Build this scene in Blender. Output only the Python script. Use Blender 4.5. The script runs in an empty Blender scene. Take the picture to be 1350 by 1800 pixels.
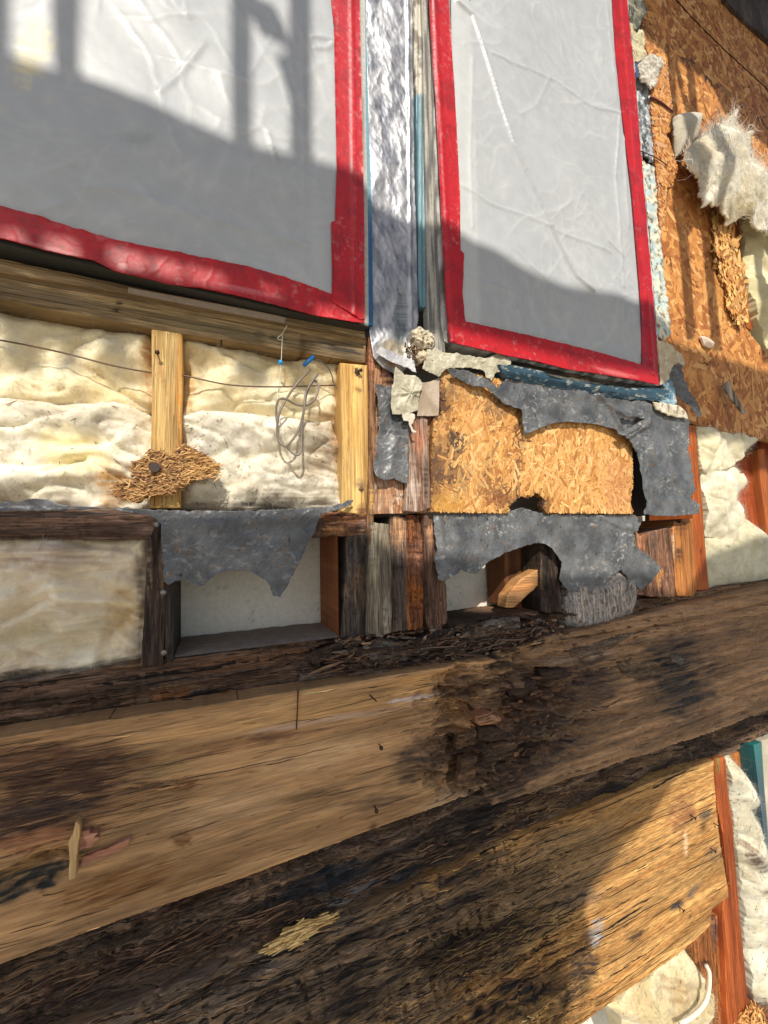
import bpy, math
import numpy as np
rng = np.random.default_rng(7)
scn = bpy.context.scene
COL = scn.collection

# ------------------------------------------------------------------ camera
# The wall is the plane Y=0 (camera side is -Y), X runs right along the wall, Z is up.
FPX = 676.0
hv = np.array([1575., -14., -FPX]); hv /= np.linalg.norm(hv)
vv = np.array([-225., 8900., -FPX]); vv -= hv*(hv@vv); vv /= np.linalg.norm(vv)
nv = np.cross(vv, hv)
CM = np.array([hv, nv, vv])                # camera -> world rotation
CAM = np.array([0., -.7, 1.6])
import mathutils
cd = bpy.data.cameras.new("camera"); cam = bpy.data.objects.new("camera", cd); COL.objects.link(cam)
cd.sensor_fit = 'HORIZONTAL'; cd.sensor_width = 36; cd.lens = 36*FPX/1350
cd.clip_start = .02; cd.clip_end = 500
mw = mathutils.Matrix([list(CM[i])+[CAM[i]] for i in range(3)]+[[0, 0, 0, 1]])
cam.matrix_world = mw
scn.camera = cam

# ------------------------------------------------------------------ light
SA, SB = .30, .85                          # sun ray per metre of depth: +X, -Z
sdir = mathutils.Vector((SA, 1, -SB)).normalized()
sl = bpy.data.lights.new("sun", 'SUN'); sl.energy = 4.9; sl.angle = math.radians(.5); sl.color = (1, .93, .82)
sun = bpy.data.objects.new("sun", sl); COL.objects.link(sun)
sun.rotation_euler = sdir.to_track_quat('-Z', 'Y').to_euler()
w = bpy.data.worlds.new("World"); scn.world = w; w.use_nodes = True
nt = w.node_tree; bg = nt.nodes["Background"]
sky = nt.nodes.new("ShaderNodeTexSky"); sky.sky_type = 'NISHITA'; sky.sun_disc = False
sky.sun_elevation = math.asin(-sdir.z); sky.sun_rotation = math.atan2(-sdir.x, -sdir.y)
sky.air_density = 1.0; sky.dust_density = 1.2; sky.ozone_density = 1.3
nt.links.new(sky.outputs[0], bg.inputs[0]); bg.inputs[1].default_value = .135
scn.view_settings.view_transform = 'Standard'; scn.view_settings.look = 'None'
scn.view_settings.gamma = 1; scn.view_settings.exposure = -.1
scn.render.engine = 'CYCLES'

# ------------------------------------------------------------------ helpers
def W(px, py, d=0.):
    """point of the plane Y=d seen at photo pixel px,py (arrays allowed)"""
    px = np.asarray(px, float); py = np.asarray(py, float)
    r = np.stack([px-675, 900-py, np.full(px.shape, -FPX)], -1) @ CM.T
    t = (d-CAM[1])/r[..., 1]
    return CAM + r*t[..., None]
def PX(P):
    c = (P-CAM) @ CM
    return 675+FPX*c[..., 0]/-c[..., 2], 900-FPX*c[..., 1]/-c[..., 2]
def reg(x0, y0, s, pts): return [(x0+u/s, y0+v/s) for u, v in pts]
def L(*rgb):
    c = np.array(rgb, float)/255
    return np.where(c <= .04045, c/12.92, ((c+.055)/1.055)**2.4)

def _h(ix, iy, s):
    n = (ix.astype(np.int64)*374761393 + iy.astype(np.int64)*668265263 + s*1274126177) & 0xffffffff
    n = ((n ^ (n >> 13))*1103515245) & 0xffffffff
    n = ((n ^ (n >> 16))*1540483477) & 0xffffffff
    return ((n ^ (n >> 15)) & 0xffff)/65535.
def noise(x, y, s=0):
    x = np.asarray(x, float); y = np.asarray(y, float)
    ix = np.floor(x); iy = np.floor(y); fx = x-ix; fy = y-iy
    fx = fx*fx*fx*(fx*(fx*6-15)+10); fy = fy*fy*fy*(fy*(fy*6-15)+10)
    gx = x-ix; gy = y-iy
    def g(i, j):
        t = _h(ix+i, iy+j, s)*6.2831853; return np.cos(t)*(gx-i)+np.sin(t)*(gy-j)
    a = g(0, 0); b = g(1, 0); c = g(0, 1); d = g(1, 1)
    return np.clip(.5+.85*((a+(b-a)*fx)*(1-fy)+(c+(d-c)*fx)*fy), 0, 1)
def fbm(x, y, s=0, o=4, g=.5):
    v = 0; a = 1; t = 0
    for i in range(o):
        v = v+a*noise(x*2**i+i*17.3, y*2**i-i*9.1, s+i); t += a; a *= g
    return v/t
def ridge(x, y, s=0, o=4, g=.55):
    v = 0; a = 1; t = 0
    for i in range(o):
        v = v+a*(1-np.abs(2*noise(x*2**i+i*7.3, y*2**i-i*3.1, s+i)-1)); t += a; a *= g
    return v/t
def sm(a, b, x):
    t = np.clip((x-a)/(b-a), 0, 1); return t*t*(3-2*t)
def mixc(a, b, m):
    m = np.asarray(m)[..., None]; return a*(1-m)+b*m
def segdist(x, z, A, B):
    dx, dz = B[0]-A[0], B[1]-A[1]; l = dx*dx+dz*dz+1e-12
    t = np.clip(((x-A[0])*dx+(z-A[1])*dz)/l, 0, 1)
    return np.hypot(x-A[0]-t*dx, z-A[1]-t*dz)
def polydist(x, z, pts, closed=False):
    d = np.full(np.shape(x), 1e9); n = len(pts)
    for i in range(n if closed else n-1):
        d = np.minimum(d, segdist(x, z, pts[i], pts[(i+1) % n]))
    return d
def blob(px, py, cx, cy, rx, ry, ang=0, seed=0, warp=.35, soft=.5):
    a = math.radians(ang); u = (px-cx)*math.cos(a)+(py-cy)*math.sin(a); v = -(px-cx)*math.sin(a)+(py-cy)*math.cos(a)
    u = u/rx; v = v/ry
    r = np.sqrt(u*u+v*v) + warp*2*(fbm(u*2.2+seed*3.7, v*2.2-seed, seed, 4)-.5)
    return 1-sm(1-soft, 1+soft*.4, r)
def paint(c, px, py, spots):
    for i, s in enumerate(spots):
        cx, cy, rx, ry, ang, col, st = s[:7]
        soft = s[7] if len(s) > 7 else .6
        near = (np.abs(px-cx) < 2.2*max(rx, ry)) & (np.abs(py-cy) < 2.2*max(rx, ry))
        if not near.any(): continue
        m = np.zeros(len(px)); m[near] = blob(px[near], py[near], cx, cy, rx, ry, ang, i+1, .55, soft)*st
        ca, sa = math.cos(math.radians(ang)), math.sin(math.radians(ang)); k_ = 1 if abs(ang) > 0 or rx > 2*ry else .25
        m[near] *= .55+.9*sm(.3, .7, fbm(((px*ca+py*sa)*.012*k_)[near], ((py*ca-px*sa)*.16)[near], i+40, 4)); m = np.clip(m, 0, 1)
        c = mixc(c, L(*col), m)
    return c

class MB:
    def __init__(s): s.V = []; s.F = []; s.C = []; s.M = []; s.n = 0
    def add(s, V, F, C, mi=0):
        V = np.asarray(V, float); F = np.asarray(F, int)
        C = np.broadcast_to(np.asarray(C, float), (len(V), 3))
        s.V.append(V); s.C.append(C); s.F.append((F+s.n, mi)); s.n += len(V); return s
    def build(s, name, mats, parent=None, smooth=True):
        V = np.concatenate(s.V); C = np.concatenate(s.C)
        o0 = (V.min(0)+V.max(0))/2
        me = bpy.data.meshes.new(name); me.vertices.add(len(V)); me.vertices.foreach_set("co", (V-o0).ravel())
        lt, vi, mi = [], [], []
        for F, m in s.F:
            lt.append(np.full(len(F), F.shape[1])); vi.append(F.ravel()); mi.append(np.full(len(F), m))
        lt = np.concatenate(lt); vi = np.concatenate(vi); mi = np.concatenate(mi)
        me.loops.add(len(vi)); me.loops.foreach_set("vertex_index", vi.astype(np.int32))
        me.polygons.add(len(lt)); me.polygons.foreach_set("loop_start", (np.cumsum(lt)-lt).astype(np.int32))
        me.polygons.foreach_set("loop_total", lt.astype(np.int32)) if hasattr(me.polygons[0], 'loop_total') else None
        me.polygons.foreach_set("material_index", mi.astype(np.int32))
        me.polygons.foreach_set("use_smooth", np.full(len(lt), smooth))
        a = me.color_attributes.new("Col", 'FLOAT_COLOR', 'POINT')
        a.data.foreach_set("color", np.concatenate([np.clip(C, 0, 1), np.ones((len(C), 1))], 1).ravel().astype(np.float32))
        if not isinstance(mats, (list, tuple)): mats = [mats]
        for m in mats: me.materials.append(m)
        me.update(calc_edges=True)
        ob = bpy.data.objects.new(name, me); COL.objects.link(ob); ob.location = o0
        if parent is not None:
            ob.parent = parent; ob.location = o0-np.array(parent.location)
        return ob
def tag(o, label=None, cat=None, group=None, kind=None):
    if label: o['label'] = label
    if cat: o['category'] = cat
    if group: o['group'] = group
    if kind: o['kind'] = kind
    return o
def empty(name, loc, label, cat, group=None):
    o = bpy.data.objects.new(name, None); COL.objects.link(o); o.location = tuple(float(q) for q in loc)
    o.empty_display_size = .05
    return tag(o, label, cat, group)

def densify(P, res, rag, seed):
    out = []
    n = len(P)
    for i in range(n):
        A = P[i]; B = P[(i+1) % n]; l = np.hypot(*(B-A)); k = max(1, int(l/res))
        t = np.arange(k)/k; out.append(A+(B-A)*t[:, None])
    Q = np.concatenate(out)
    if rag > 0:
        d = np.roll(Q, -2, 0)-np.roll(Q, 2, 0); nn = np.stack([-d[:, 1], d[:, 0]], 1); nn /= np.linalg.norm(nn, axis=1)[:, None]+1e-9
        s = np.cumsum(np.hypot(*(Q-np.roll(Q, 1, 0)).T))
        k = (fbm(s*60, s*0+seed, seed, 3, .6)-.5)*2.2+.9*np.clip(np.abs(noise(s*420, s*0+seed, seed+3)-.5)-.1, 0, 1)*np.sign(noise(s*300, s*0, seed+4)-.5)
        Q = Q+nn*(k*rag)[:, None]
    return Q
def inside(cx, cz, Q):
    """cx (nx) centre columns, cz (nz) rows -> mask nx,nz"""
    m = np.zeros((len(cx), len(cz)), bool); A = Q; B = np.roll(Q, -1, 0)
    for j, z in enumerate(cz):
        k = (A[:, 1] > z) != (B[:, 1] > z)
        if not k.any(): continue
        xs = np.sort(A[k, 0]+(z-A[k, 1])/(B[k, 1]-A[k, 1])*(B[k, 0]-A[k, 0]))
        m[:, j] = np.searchsorted(xs, cx) % 2 == 1
    return m
def slab(mb, poly, d, t, res=.003, h=None, c=(.5, .5, .5), rag=0, back=False, mi=0, seed=1, world=False, round_=0, skew=(0, 0)):
    """sheet or board with the outline poly (photo pixels laid on the plane Y=d, or metres x,z), displaced front, thickness t"""
    if world: P = np.array(poly, float)
    else:
        q = W([p[0] for p in poly], [p[1] for p in poly], d); P = q[:, [0, 2]]
    rx, rz = res if isinstance(res, tuple) else (res, res)
    Q = densify(P, min(rx, rz)*1.0, rag, seed)
    x0, z0 = Q.min(0); x1, z1 = Q.max(0)
    nx = max(2, int(math.ceil((x1-x0)/rx))); nz = max(2, int(math.ceil((z1-z0)/rz)))
    gx = np.linspace(x0-1e-4, x1+1e-4, nx+1); gz = np.linspace(z0-1e-4, z1+1e-4, nz+1)
    m = inside((gx[1:]+gx[:-1])/2, (gz[1:]+gz[:-1])/2, Q)
    idx = np.arange((nx+1)*(nz+1)).reshape(nx+1, nz+1)
    q = np.stack([idx[:-1, :-1][m], idx[1:, :-1][m], idx[1:, 1:][m], idx[:-1, 1:][m]], 1)
    used, inv = np.unique(q, return_inverse=True); q = inv.reshape(q.shape)
    X = gx[used // (nz+1)].copy(); Z = gz[used % (nz+1)].copy()
    e = np.concatenate([q[:, [0, 1]], q[:, [1, 2]], q[:, [2, 3]], q[:, [3, 0]]])
    key = np.sort(e, 1); k1 = key[:, 0]*len(X)+key[:, 1]
    u, first, cnt = np.unique(k1, return_index=True, return_counts=True)
    be = e[first[cnt == 1]]; bv = np.unique(be)
    # snap the rim to the outline
    A = Q; B = np.roll(Q, -1, 0); D = B-A; l = (D**2).sum(1)+1e-15
    for ch in np.array_split(bv, max(1, len(bv)*len(Q)//3000000+1)):
        px_ = X[ch][:, None]; pz_ = Z[ch][:, None]
        tt = np.clip(((px_-A[:, 0])*D[:, 0]+(pz_-A[:, 1])*D[:, 1])/l, 0, 1)
        sx = A[:, 0]+tt*D[:, 0]; sz = A[:, 1]+tt*D[:, 1]; dd = (sx-px_)**2+(sz-pz_)**2
        j = dd.argmin(1); r = np.arange(len(ch)); ok = dd[r, j] < (1.3*max(rx, rz))**2
        X[ch[ok]] = sx[r, j][ok]; Z[ch[ok]] = sz[r, j][ok]
    E = np.sqrt(np.zeros(len(X))); E = polydist(X, Z, P, True)
    pX, pY = PX(np.stack([X, np.full(len(X), d), Z], 1))
    H = np.zeros(len(X)) if h is None else h(X, Z, pX, pY, E)+np.zeros(len(X))
    if round_: H = H-round_*(1-np.clip(E/round_, 0, 1))**2
    cc = c(X, Z, pX, pY, E, H) if callable(c) else np.broadcast_to(np.asarray(c, float), (len(X), 3))
    yo = skew[0]*(X-P[:, 0].mean())+skew[1]*(Z-P[:, 1].mean())
    front = np.stack([X, d-H+yo, Z], 1)
    mb.add(front, q, cc, mi); base = mb.n-len(X)
    if back:
        mb.add(front+[0, t, 0], q[:, ::-1], cc, mi)
        Vb = None; b0 = mb.n-len(X)
        mb.F.append((np.stack([be[:, 1]+base, be[:, 0]+base, be[:, 0]+b0, be[:, 1]+b0], 1), mi))
    else:
        mp = np.full(len(X), -1); mp[bv] = np.arange(len(bv))
        f2 = front[bv].copy(); bk = front[bv].copy(); bk[:, 1] = d+t+yo[bv]
        mb.add(np.concatenate([f2, bk]), np.stack([mp[be[:, 1]], mp[be[:, 0]], mp[be[:, 0]]+len(bv), mp[be[:, 1]]+len(bv)], 1),
               np.concatenate([cc[bv], cc[bv]*.9]), mi)
    return mb
def tube(mb, pts, r, col, n=8, mi=0, taper=None):
    P = np.array(pts, float); T = np.gradient(P, axis=0); T /= np.linalg.norm(T, axis=1)[:, None]+1e-12
    up = np.array([.13, 1, .2]); up = up/np.linalg.norm(up)
    a = np.cross(T, up); a /= np.linalg.norm(a, axis=1)[:, None]+1e-9; b = np.cross(T, a)
    th = np.arange(n)*2*math.pi/n; rr = np.full(len(P), r) if taper is None else r*np.asarray(taper)
    V = P[:, None, :]+rr[:, None, None]*(np.cos(th)[None, :, None]*a[:, None]+np.sin(th)[None, :, None]*b[:, None])
    k = len(P); i = np.arange(k-1)[:, None]*n; j = np.arange(n)[None, :]; jn = (j+1) % n
    F = np.stack([i+j, i+jn, i+n+jn, i+n+j], -1).reshape(-1, 4)
    V = np.concatenate([V.reshape(-1, 3), P[:1], P[-1:]])
    mb.add(V, F, col, mi)
    base = mb.n-len(V)
    c0 = np.stack([np.arange(n), (np.arange(n)+1) % n, np.full(n, k*n)], 1)[:, ::-1]
    c1 = np.stack([(k-1)*n+np.arange(n), (k-1)*n+(np.arange(n)+1) % n, np.full(n, k*n+1)], 1)
    mb.F.append((c0+base, mi)); mb.F.append((c1+base, mi))
    return mb
def spline(pts, k=8):
    P = np.array(pts, float); P = np.vstack([2*P[0]-P[1], P, 2*P[-1]-P[-2]]); out = []
    for i in range(1, len(P)-2):
        for t in np.arange(k)/k:
            out.append(.5*((2*P[i])+(-P[i-1]+P[i+1])*t+(2*P[i-1]-5*P[i]+4*P[i+1]-P[i+2])*t*t+(-P[i-1]+3*P[i]-3*P[i+1]+P[i+2])*t**3))
    out.append(P[-2]); return np.array(out)
def pxline(pts, d=0): return np.array([W(p[0], p[1], p[2] if len(p) > 2 else d) for p in pts])
def ribbons(mb, P0, D, ln, wd, curl, cols, seg=4, mi=0):
    """many thin tapering strands (both faces closed as a flat wedge with a little thickness)"""
    n = len(P0); D = D/np.linalg.norm(D, axis=1)[:, None]
    R = rng.normal(size=(n, 3)); S = np.cross(D, R); S /= np.linalg.norm(S, axis=1)[:, None]+1e-9; U = np.cross(D, S)
    V = np.zeros((n, (seg+1)*3, 3))
    for k in range(seg+1):
        t = k/seg; c = P0+D*(ln*t)[:, None]+U*(curl*ln*t*t)[:, None]+S*(.4*curl*ln*np.sin(t*5))[:, None]
        wk = wd*(1-.85*t)
        V[:, k*3] = c+S*wk[:, None]; V[:, k*3+1] = c-S*wk[:, None]; V[:, k*3+2] = c+U*(wk*.7)[:, None]
    b = (np.arange(n)*(seg+1)*3)[:, None]; F = []
    for k in range(seg):
        for a, c2 in ((0, 1), (1, 2), (2, 0)):
            F.append(b+np.array([k*3+a, k*3+c2, k*3+3+c2, k*3+3+a]))
    mb.add(V.reshape(-1, 3), np.concatenate(F), np.repeat(cols, (seg+1)*3, 0), mi)
def chips(mb, P, D, ln, wd, th, cols, N=None, mi=0, jag=.3):
    """splinters / flakes: n irregular elongated six-station slats"""
    n = len(P); D = D/np.linalg.norm(D, axis=1)[:, None]
    if N is None: N = np.tile([0., -1, 0], (n, 1))+rng.normal(size=(n, 3))*.25
    S = np.cross(D, N); S /= np.linalg.norm(S, axis=1)[:, None]; U = np.cross(S, D)
    st = np.array([-.5, -.36, -.1, .18, .4, .5]); prof = np.array([.7, 1, 1, 1, .95, .6]) if jag < .2 else np.array([.35, .9, 1, .95, .75, .15])
    V = np.zeros((n, 6, 4, 3)); bend = rng.normal(size=n)*(.06 if jag > .2 else .004)
    for k in range(6):
        off = rng.normal(size=n)*jag*.2
        c = P+D*(ln*(st[k]+rng.normal(size=n)*.03))[:, None]+U*(bend*ln*(st[k]*2)**2)[:, None]+S*(off*wd)[:, None]
        wl = wd*.5*prof[k]*(1+rng.normal(size=n)*jag*.5).clip(.2, 2); tl = th*.5*(.6+.4*prof[k])
        V[:, k, 0] = c-S*wl[:, None]-U*tl[:, None]; V[:, k, 1] = c+S*wl[:, None]-U*tl[:, None]
        V[:, k, 2] = c+S*wl[:, None]+U*tl[:, None]; V[:, k, 3] = c-S*wl[:, None]+U*tl[:, None]
    b = (np.arange(n)*24)[:, None]; F = []
    for k in range(5):
        for a in range(4): F.append(b+np.array([k*4+a, k*4+(a+1) % 4, k*4+4+(a+1) % 4, k*4+4+a]))
    F.append(b+np.array([3, 2, 1, 0])); F.append(b+np.array([20, 21, 22, 23]))
    mb.add(V.reshape(-1, 3), np.concatenate(F), np.repeat(cols, 24, 0), mi)
def drape(mb, poly, d, hf, n, cf, ln, wd, axis='X', spread=.02, wob=.004, lift=.0003, var=.3, keep=None, k=9, mi=0):
    """thin strips (open checks, raised fibres) that follow the board's surface along its grain"""
    q = rand_in(poly, d, n); PP = W([p[0] for p in poly], [p[1] for p in poly], d)[:, [0, 2]]
    if keep is not None:
        px, py = PX(np.stack([q[:, 0], np.full(len(q), d), q[:, 1]], 1)); q = q[rng.random(len(q)) < keep(px, py)]
    n = len(q)
    if not n: return
    l = ln[0]+rng.random(n)**2.2*(ln[1]-ln[0]); E0 = polydist(q[:, 0], q[:, 1], PP, True); w0 = wd[0]+rng.random(n)**2*(wd[1]-wd[0])
    t = np.linspace(-.5, .5, k); sl = rng.normal(size=n)*spread; ph = rng.random(n)*50
    U = l[:, None]*t; Vv = sl[:, None]*U+wob*(fbm(U*16+ph[:, None], U*0+ph[:, None], 7, 4, .65)-.5)*2
    X = q[:, 0:1]+(U if axis == 'X' else Vv); Z = q[:, 1:2]+(Vv if axis == 'X' else U)
    if len(PP) > 2:  # keep the strip inside the board
        m = inside_pts(X.ravel(), Z.ravel(), PP).reshape(X.shape); X = np.where(m, X, q[:, 0:1]); Z = np.where(m, Z, q[:, 1:2])
    xr, zr = X.ravel(), Z.ravel(); E = polydist(xr, zr, PP, True); px, py = PX(np.stack([xr, np.full(len(xr), d), zr], 1))
    H = hf(xr, zr, px, py, E)+np.zeros(len(xr))
    c = cf(xr, zr, px, py, E, H) if callable(cf) else np.tile(L(*cf), (len(xr), 1))
    c = np.clip(c*np.repeat(np.exp(rng.normal(size=n)*var), k)[:, None], 0, .95)
    w_ = (w0[:, None]*np.sqrt(np.clip(1-(2*t)**2, 0, 1))*(.6+.8*noise(U*60+ph[:, None], U*0, 3))).ravel()/2
    Y = d-H-lift
    o = np.array([0, 0, 1.]) if axis == 'X' else np.array([1., 0, 0]); C0 = np.stack([xr, Y, zr], 1)
    V = np.stack([C0+o*w_[:, None], C0-o*w_[:, None]], 1).reshape(-1, 3)
    i = (np.arange(n)[:, None]*k+np.arange(k-1)).ravel()*2
    mb.add(V, np.stack([i, i+1, i+3, i+2], 1), np.repeat(c, 2, 0), mi)
def inside_pts(x, z, P):
    A = P; B = np.roll(P, -1, 0); m = np.zeros(len(x), bool)
    for a, b in zip(A, B):
        cr = (a[1] > z) != (b[1] > z); m ^= cr & (x < a[0]+(z-a[1])/(b[1]-a[1]+1e-12)*(b[0]-a[0]))
    return m
def fibres_on(mb, poly, d, hf, n, cf, ln, wd, axis=None, spread=.06, curl=.1, lift=.0006, var=.35, keep=None, mi=0, tilt=.05, swirl=12., seg=3):
    q = rand_in(poly, d, n); x, z = q[:, 0], q[:, 1]
    P = W([p[0] for p in poly], [p[1] for p in poly], d)[:, [0, 2]]; E = polydist(x, z, P, True)
    px, py = PX(np.stack([x, np.full(len(x), d), z], 1))
    if keep is not None:
        k = rng.random(len(x)) < keep(px, py); x, z, px, py, E = x[k], z[k], px[k], py[k], E[k]
    H = hf(x, z, px, py, E) if hf else np.zeros(len(x)); n = len(x)
    if not n: return
    c = cf(x, z, px, py, E, H) if callable(cf) else np.tile(L(*cf), (n, 1))
    c = np.clip(c*np.exp(rng.normal(size=(n, 1))*var), 0, .95)
    if axis is None: a = swirl*fbm(x*9, z*9, 77, 3)+rng.normal(size=n)*.5
    else: a = (0 if axis == 'X' else math.pi/2)+rng.normal(size=n)*spread+(.25*(fbm(x*6, z*20, 31)-.5))
    D = np.stack([np.cos(a), rng.normal(size=n)*tilt-tilt*.5, np.sin(a)], 1)
    ribbons(mb, np.stack([x, d-H-lift*rng.random(n), z], 1), D, ln[0]+rng.random(n)**2*(ln[1]-ln[0]), wd[0]+rng.random(n)**2*(wd[1]-wd[0]), rng.normal(size=n)*curl, c, seg, mi)
def rand_in(poly, d, n, world=False):
    if world: P = np.array(poly, float)
    else: P = W([p[0] for p in poly], [p[1] for p in poly], d)[:, [0, 2]]
    out = []
    lo, hi = P.min(0), P.max(0); got = 0
    while got < n:
        q = lo+rng.random((n*2, 2))*(hi-lo); A = P; B = np.roll(P, -1, 0)
        cr = (A[None, :, 1] > q[:, 1:2]) != (B[None, :, 1] > q[:, 1:2])
        xs = A[None, :, 0]+(q[:, 1:2]-A[None, :, 1])/(B[None, :, 1]-A[None, :, 1]+1e-12)*(B[None, :, 0]-A[None, :, 0])
        k = ((xs > q[:, 0:1]) & cr).sum(1) % 2 == 1
        out.append(q[k]); got += k.sum()
        if len(out) > 60: break
    return np.concatenate(out)[:n]
def pick(cols, n, jit=.12):
    c = np.array([L(*k) for k in cols])[rng.integers(0, len(cols), n)]
    return np.clip(c*(1+rng.normal(size=(n, 1))*jit), 0, 1)

# ------------------------------------------------------------------ materials
def mat(name, rough=.7, metal=0, grain=None, gmix=(.6, 1.25), bump=.3, bscale=200, bdist=.001, spec=.4, coat=0, coarse=None, sheen=0, rvar=0, sss=0, transl=0):
    m = bpy.data.materials.new(name); m.use_nodes = True; t = m.node_tree; N = t.nodes; K = t.links
    b = N["Principled BSDF"]; at = N.new("ShaderNodeAttribute"); at.attribute_name = "Col"
    tc = N.new("ShaderNodeTexCoord"); mp = N.new("ShaderNodeMapping"); K.new(tc.outputs["Object"], mp.inputs[0])
    mp.inputs["Scale"].default_value = grain or (1, 1, 1)
    n1 = N.new("ShaderNodeTexNoise"); n1.inputs["Scale"].default_value = bscale; n1.inputs["Detail"].default_value = 6; n1.inputs["Roughness"].default_value = .62
    K.new(mp.outputs[0], n1.inputs["Vector"])
    mr = N.new("ShaderNodeMapRange"); mr.inputs[1].default_value = .36; mr.inputs[2].default_value = .64
    mr.inputs[3].default_value = gmix[0]; mr.inputs[4].default_value = gmix[1]; K.new(n1.outputs["Fac"], mr.inputs[0])
    last = mr.outputs[0]
    if coarse:
        n2 = N.new("ShaderNodeTexNoise"); n2.inputs["Scale"].default_value = coarse[0]; n2.inputs["Detail"].default_value = 5
        K.new(mp.outputs[0], n2.inputs["Vector"])
        m2 = N.new("ShaderNodeMapRange"); m2.inputs[1].default_value = .3; m2.inputs[2].default_value = .7
        m2.inputs[3].default_value = coarse[1]; m2.inputs[4].default_value = coarse[2]; K.new(n2.outputs["Fac"], m2.inputs[0])
        mu = N.new("ShaderNodeMath"); mu.operation = 'MULTIPLY'; K.new(last, mu.inputs[0]); K.new(m2.outputs[0], mu.inputs[1]); last = mu.outputs[0]
    sc = N.new("ShaderNodeVectorMath"); sc.operation = 'SCALE'; K.new(at.outputs["Color"], sc.inputs[0]); K.new(last, sc.inputs["Scale"])
    K.new(sc.outputs[0], b.inputs["Base Color"])
    bp = N.new("ShaderNodeBump"); bp.inputs["Strength"].default_value = bump; bp.inputs["Distance"].default_value = bdist
    K.new(n1.outputs["Fac"], bp.inputs["Height"]); K.new(bp.outputs[0], b.inputs["Normal"])
    b.inputs["Roughness"].default_value = rough; b.inputs["Metallic"].default_value = metal
    b.inputs["Specular IOR Level"].default_value = spec; b.inputs["Coat Weight"].default_value = coat; b.inputs["Coat Roughness"].default_value = .25
    if sheen: b.inputs["Sheen Weight"].default_value = sheen
    if sss:
        b.inputs["Subsurface Weight"].default_value = sss; b.inputs["Subsurface Radius"].default_value = (1, .8, .5); b.inputs["Subsurface Scale"].default_value = .012
    if rvar:
        r = N.new("ShaderNodeMapRange"); r.inputs[1].default_value = .3; r.inputs[2].default_value = .7; r.inputs[3].default_value = rough-rvar; r.inputs[4].default_value = rough+rvar
        K.new(n1.outputs["Fac"], r.inputs[0]); K.new(r.outputs[0], b.inputs["Roughness"])
    if transl:
        tr = N.new("ShaderNodeBsdfTranslucent"); K.new(sc.outputs[0], tr.inputs[0]); mx = N.new("ShaderNodeMixShader"); mx.inputs[0].default_value = transl
        K.new(b.outputs[0], mx.inputs[1]); K.new(tr.outputs[0], mx.inputs[2]); K.new(mx.outputs[0], N["Material Output"].inputs[0])
    return m
WX = mat("wood grain along the wall", .68, grain=(.055, 1, 1), gmix=(.74, 1.2), bscale=420, bump=.5, bdist=.0012, spec=.35, coarse=(60, .8, 1.15))
WZ = mat("wood grain upright", .66, grain=(1, 1, .03), gmix=(.8, 1.15), bscale=300, bump=.4, bdist=.001, spec=.35, coarse=(55, .82, 1.12))
RX = mat("rotten wood along the wall", .8, grain=(.08, 1, 1), gmix=(.55, 1.42), bscale=420, bump=.9, bdist=.003, spec=.3, coarse=(45, .65, 1.3))
RZ = mat("rotten wood upright", .8, grain=(1, 1, .07), gmix=(.45, 1.5), bscale=300, bump=.9, bdist=.0025, spec=.3, coarse=(45, .7, 1.25))
OSB = mat("strand board", .62, grain=(1, 1, 1), gmix=(.75, 1.2), bscale=500, bump=.5, bdist=.0008, spec=.35)
FIB = mat("glass wool", .95, grain=(1, 1, 1), gmix=(.95, 1.04), bscale=200, bump=.18, bdist=.0015, spec=.1, sheen=.2, coarse=(35, .9, 1.06), sss=.45)
MEM = mat("black building membrane", .36, grain=(1, 1, 1), gmix=(.82, 1.2), bscale=300, bump=.3, bdist=.0012, spec=.5, coarse=(40, .8, 1.2), rvar=.12)
POLY = mat("milky plastic film", .38, grain=(1, 1, 1), gmix=(.96, 1.04), bscale=30, bump=.12, bdist=.003, spec=.2, rvar=.05)
TAPE = mat("red sheathing tape", .42, grain=(1, 1, 1), gmix=(.9, 1.08), bscale=160, bump=.2, bdist=.0008, spec=.35)
FOIL = mat("crumpled foil", .46, .6, grain=(1, 1, .6), gmix=(.75, 1.0), bscale=70, bump=.25, bdist=.002, rvar=.1)
VINYL = mat("window frame", .4, grain=(1, 1, 1), gmix=(.85, 1.1), bscale=150, bump=.15, bdist=.0005, spec=.5)
METAL = mat("rusty nail", .5, .7, gmix=(.6, 1.3), bscale=600, bump=.4, bdist=.0004)
PAPER = mat("gypsum panel", .9, gmix=(.92, 1.05), bscale=120, bump=.2, bdist=.0006, spec=.2)
GRAVEL = mat("gravel", .9, gmix=(.5, 1.4), bscale=60, bump=.8, bdist=.01)

# ------------------------------------------------------------------ ground and the unseen shadow casters added behind the camera
mb = MB(); slab(mb, [(-60, -60), (60, -60), (60, 60), (-60, 60)], 0, .1, 6, c=L(150, 140, 125), world=True)
V = mb.V[0].copy(); mb = MB()
g = np.linspace(-150, 150, 41); GX, GY = np.meshgrid(g, g, indexing='ij'); GV = np.stack([GX.ravel(), GY.ravel(), 0*GX.ravel()], 1)
i = np.arange(40)[:, None]*41+np.arange(40)[None]; i = i.ravel()
mb.add(GV, np.stack([i, i+41, i+42, i+1], 1), L(176, 166, 150))
tag(mb.build("ground", GRAVEL), kind='structure')

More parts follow.
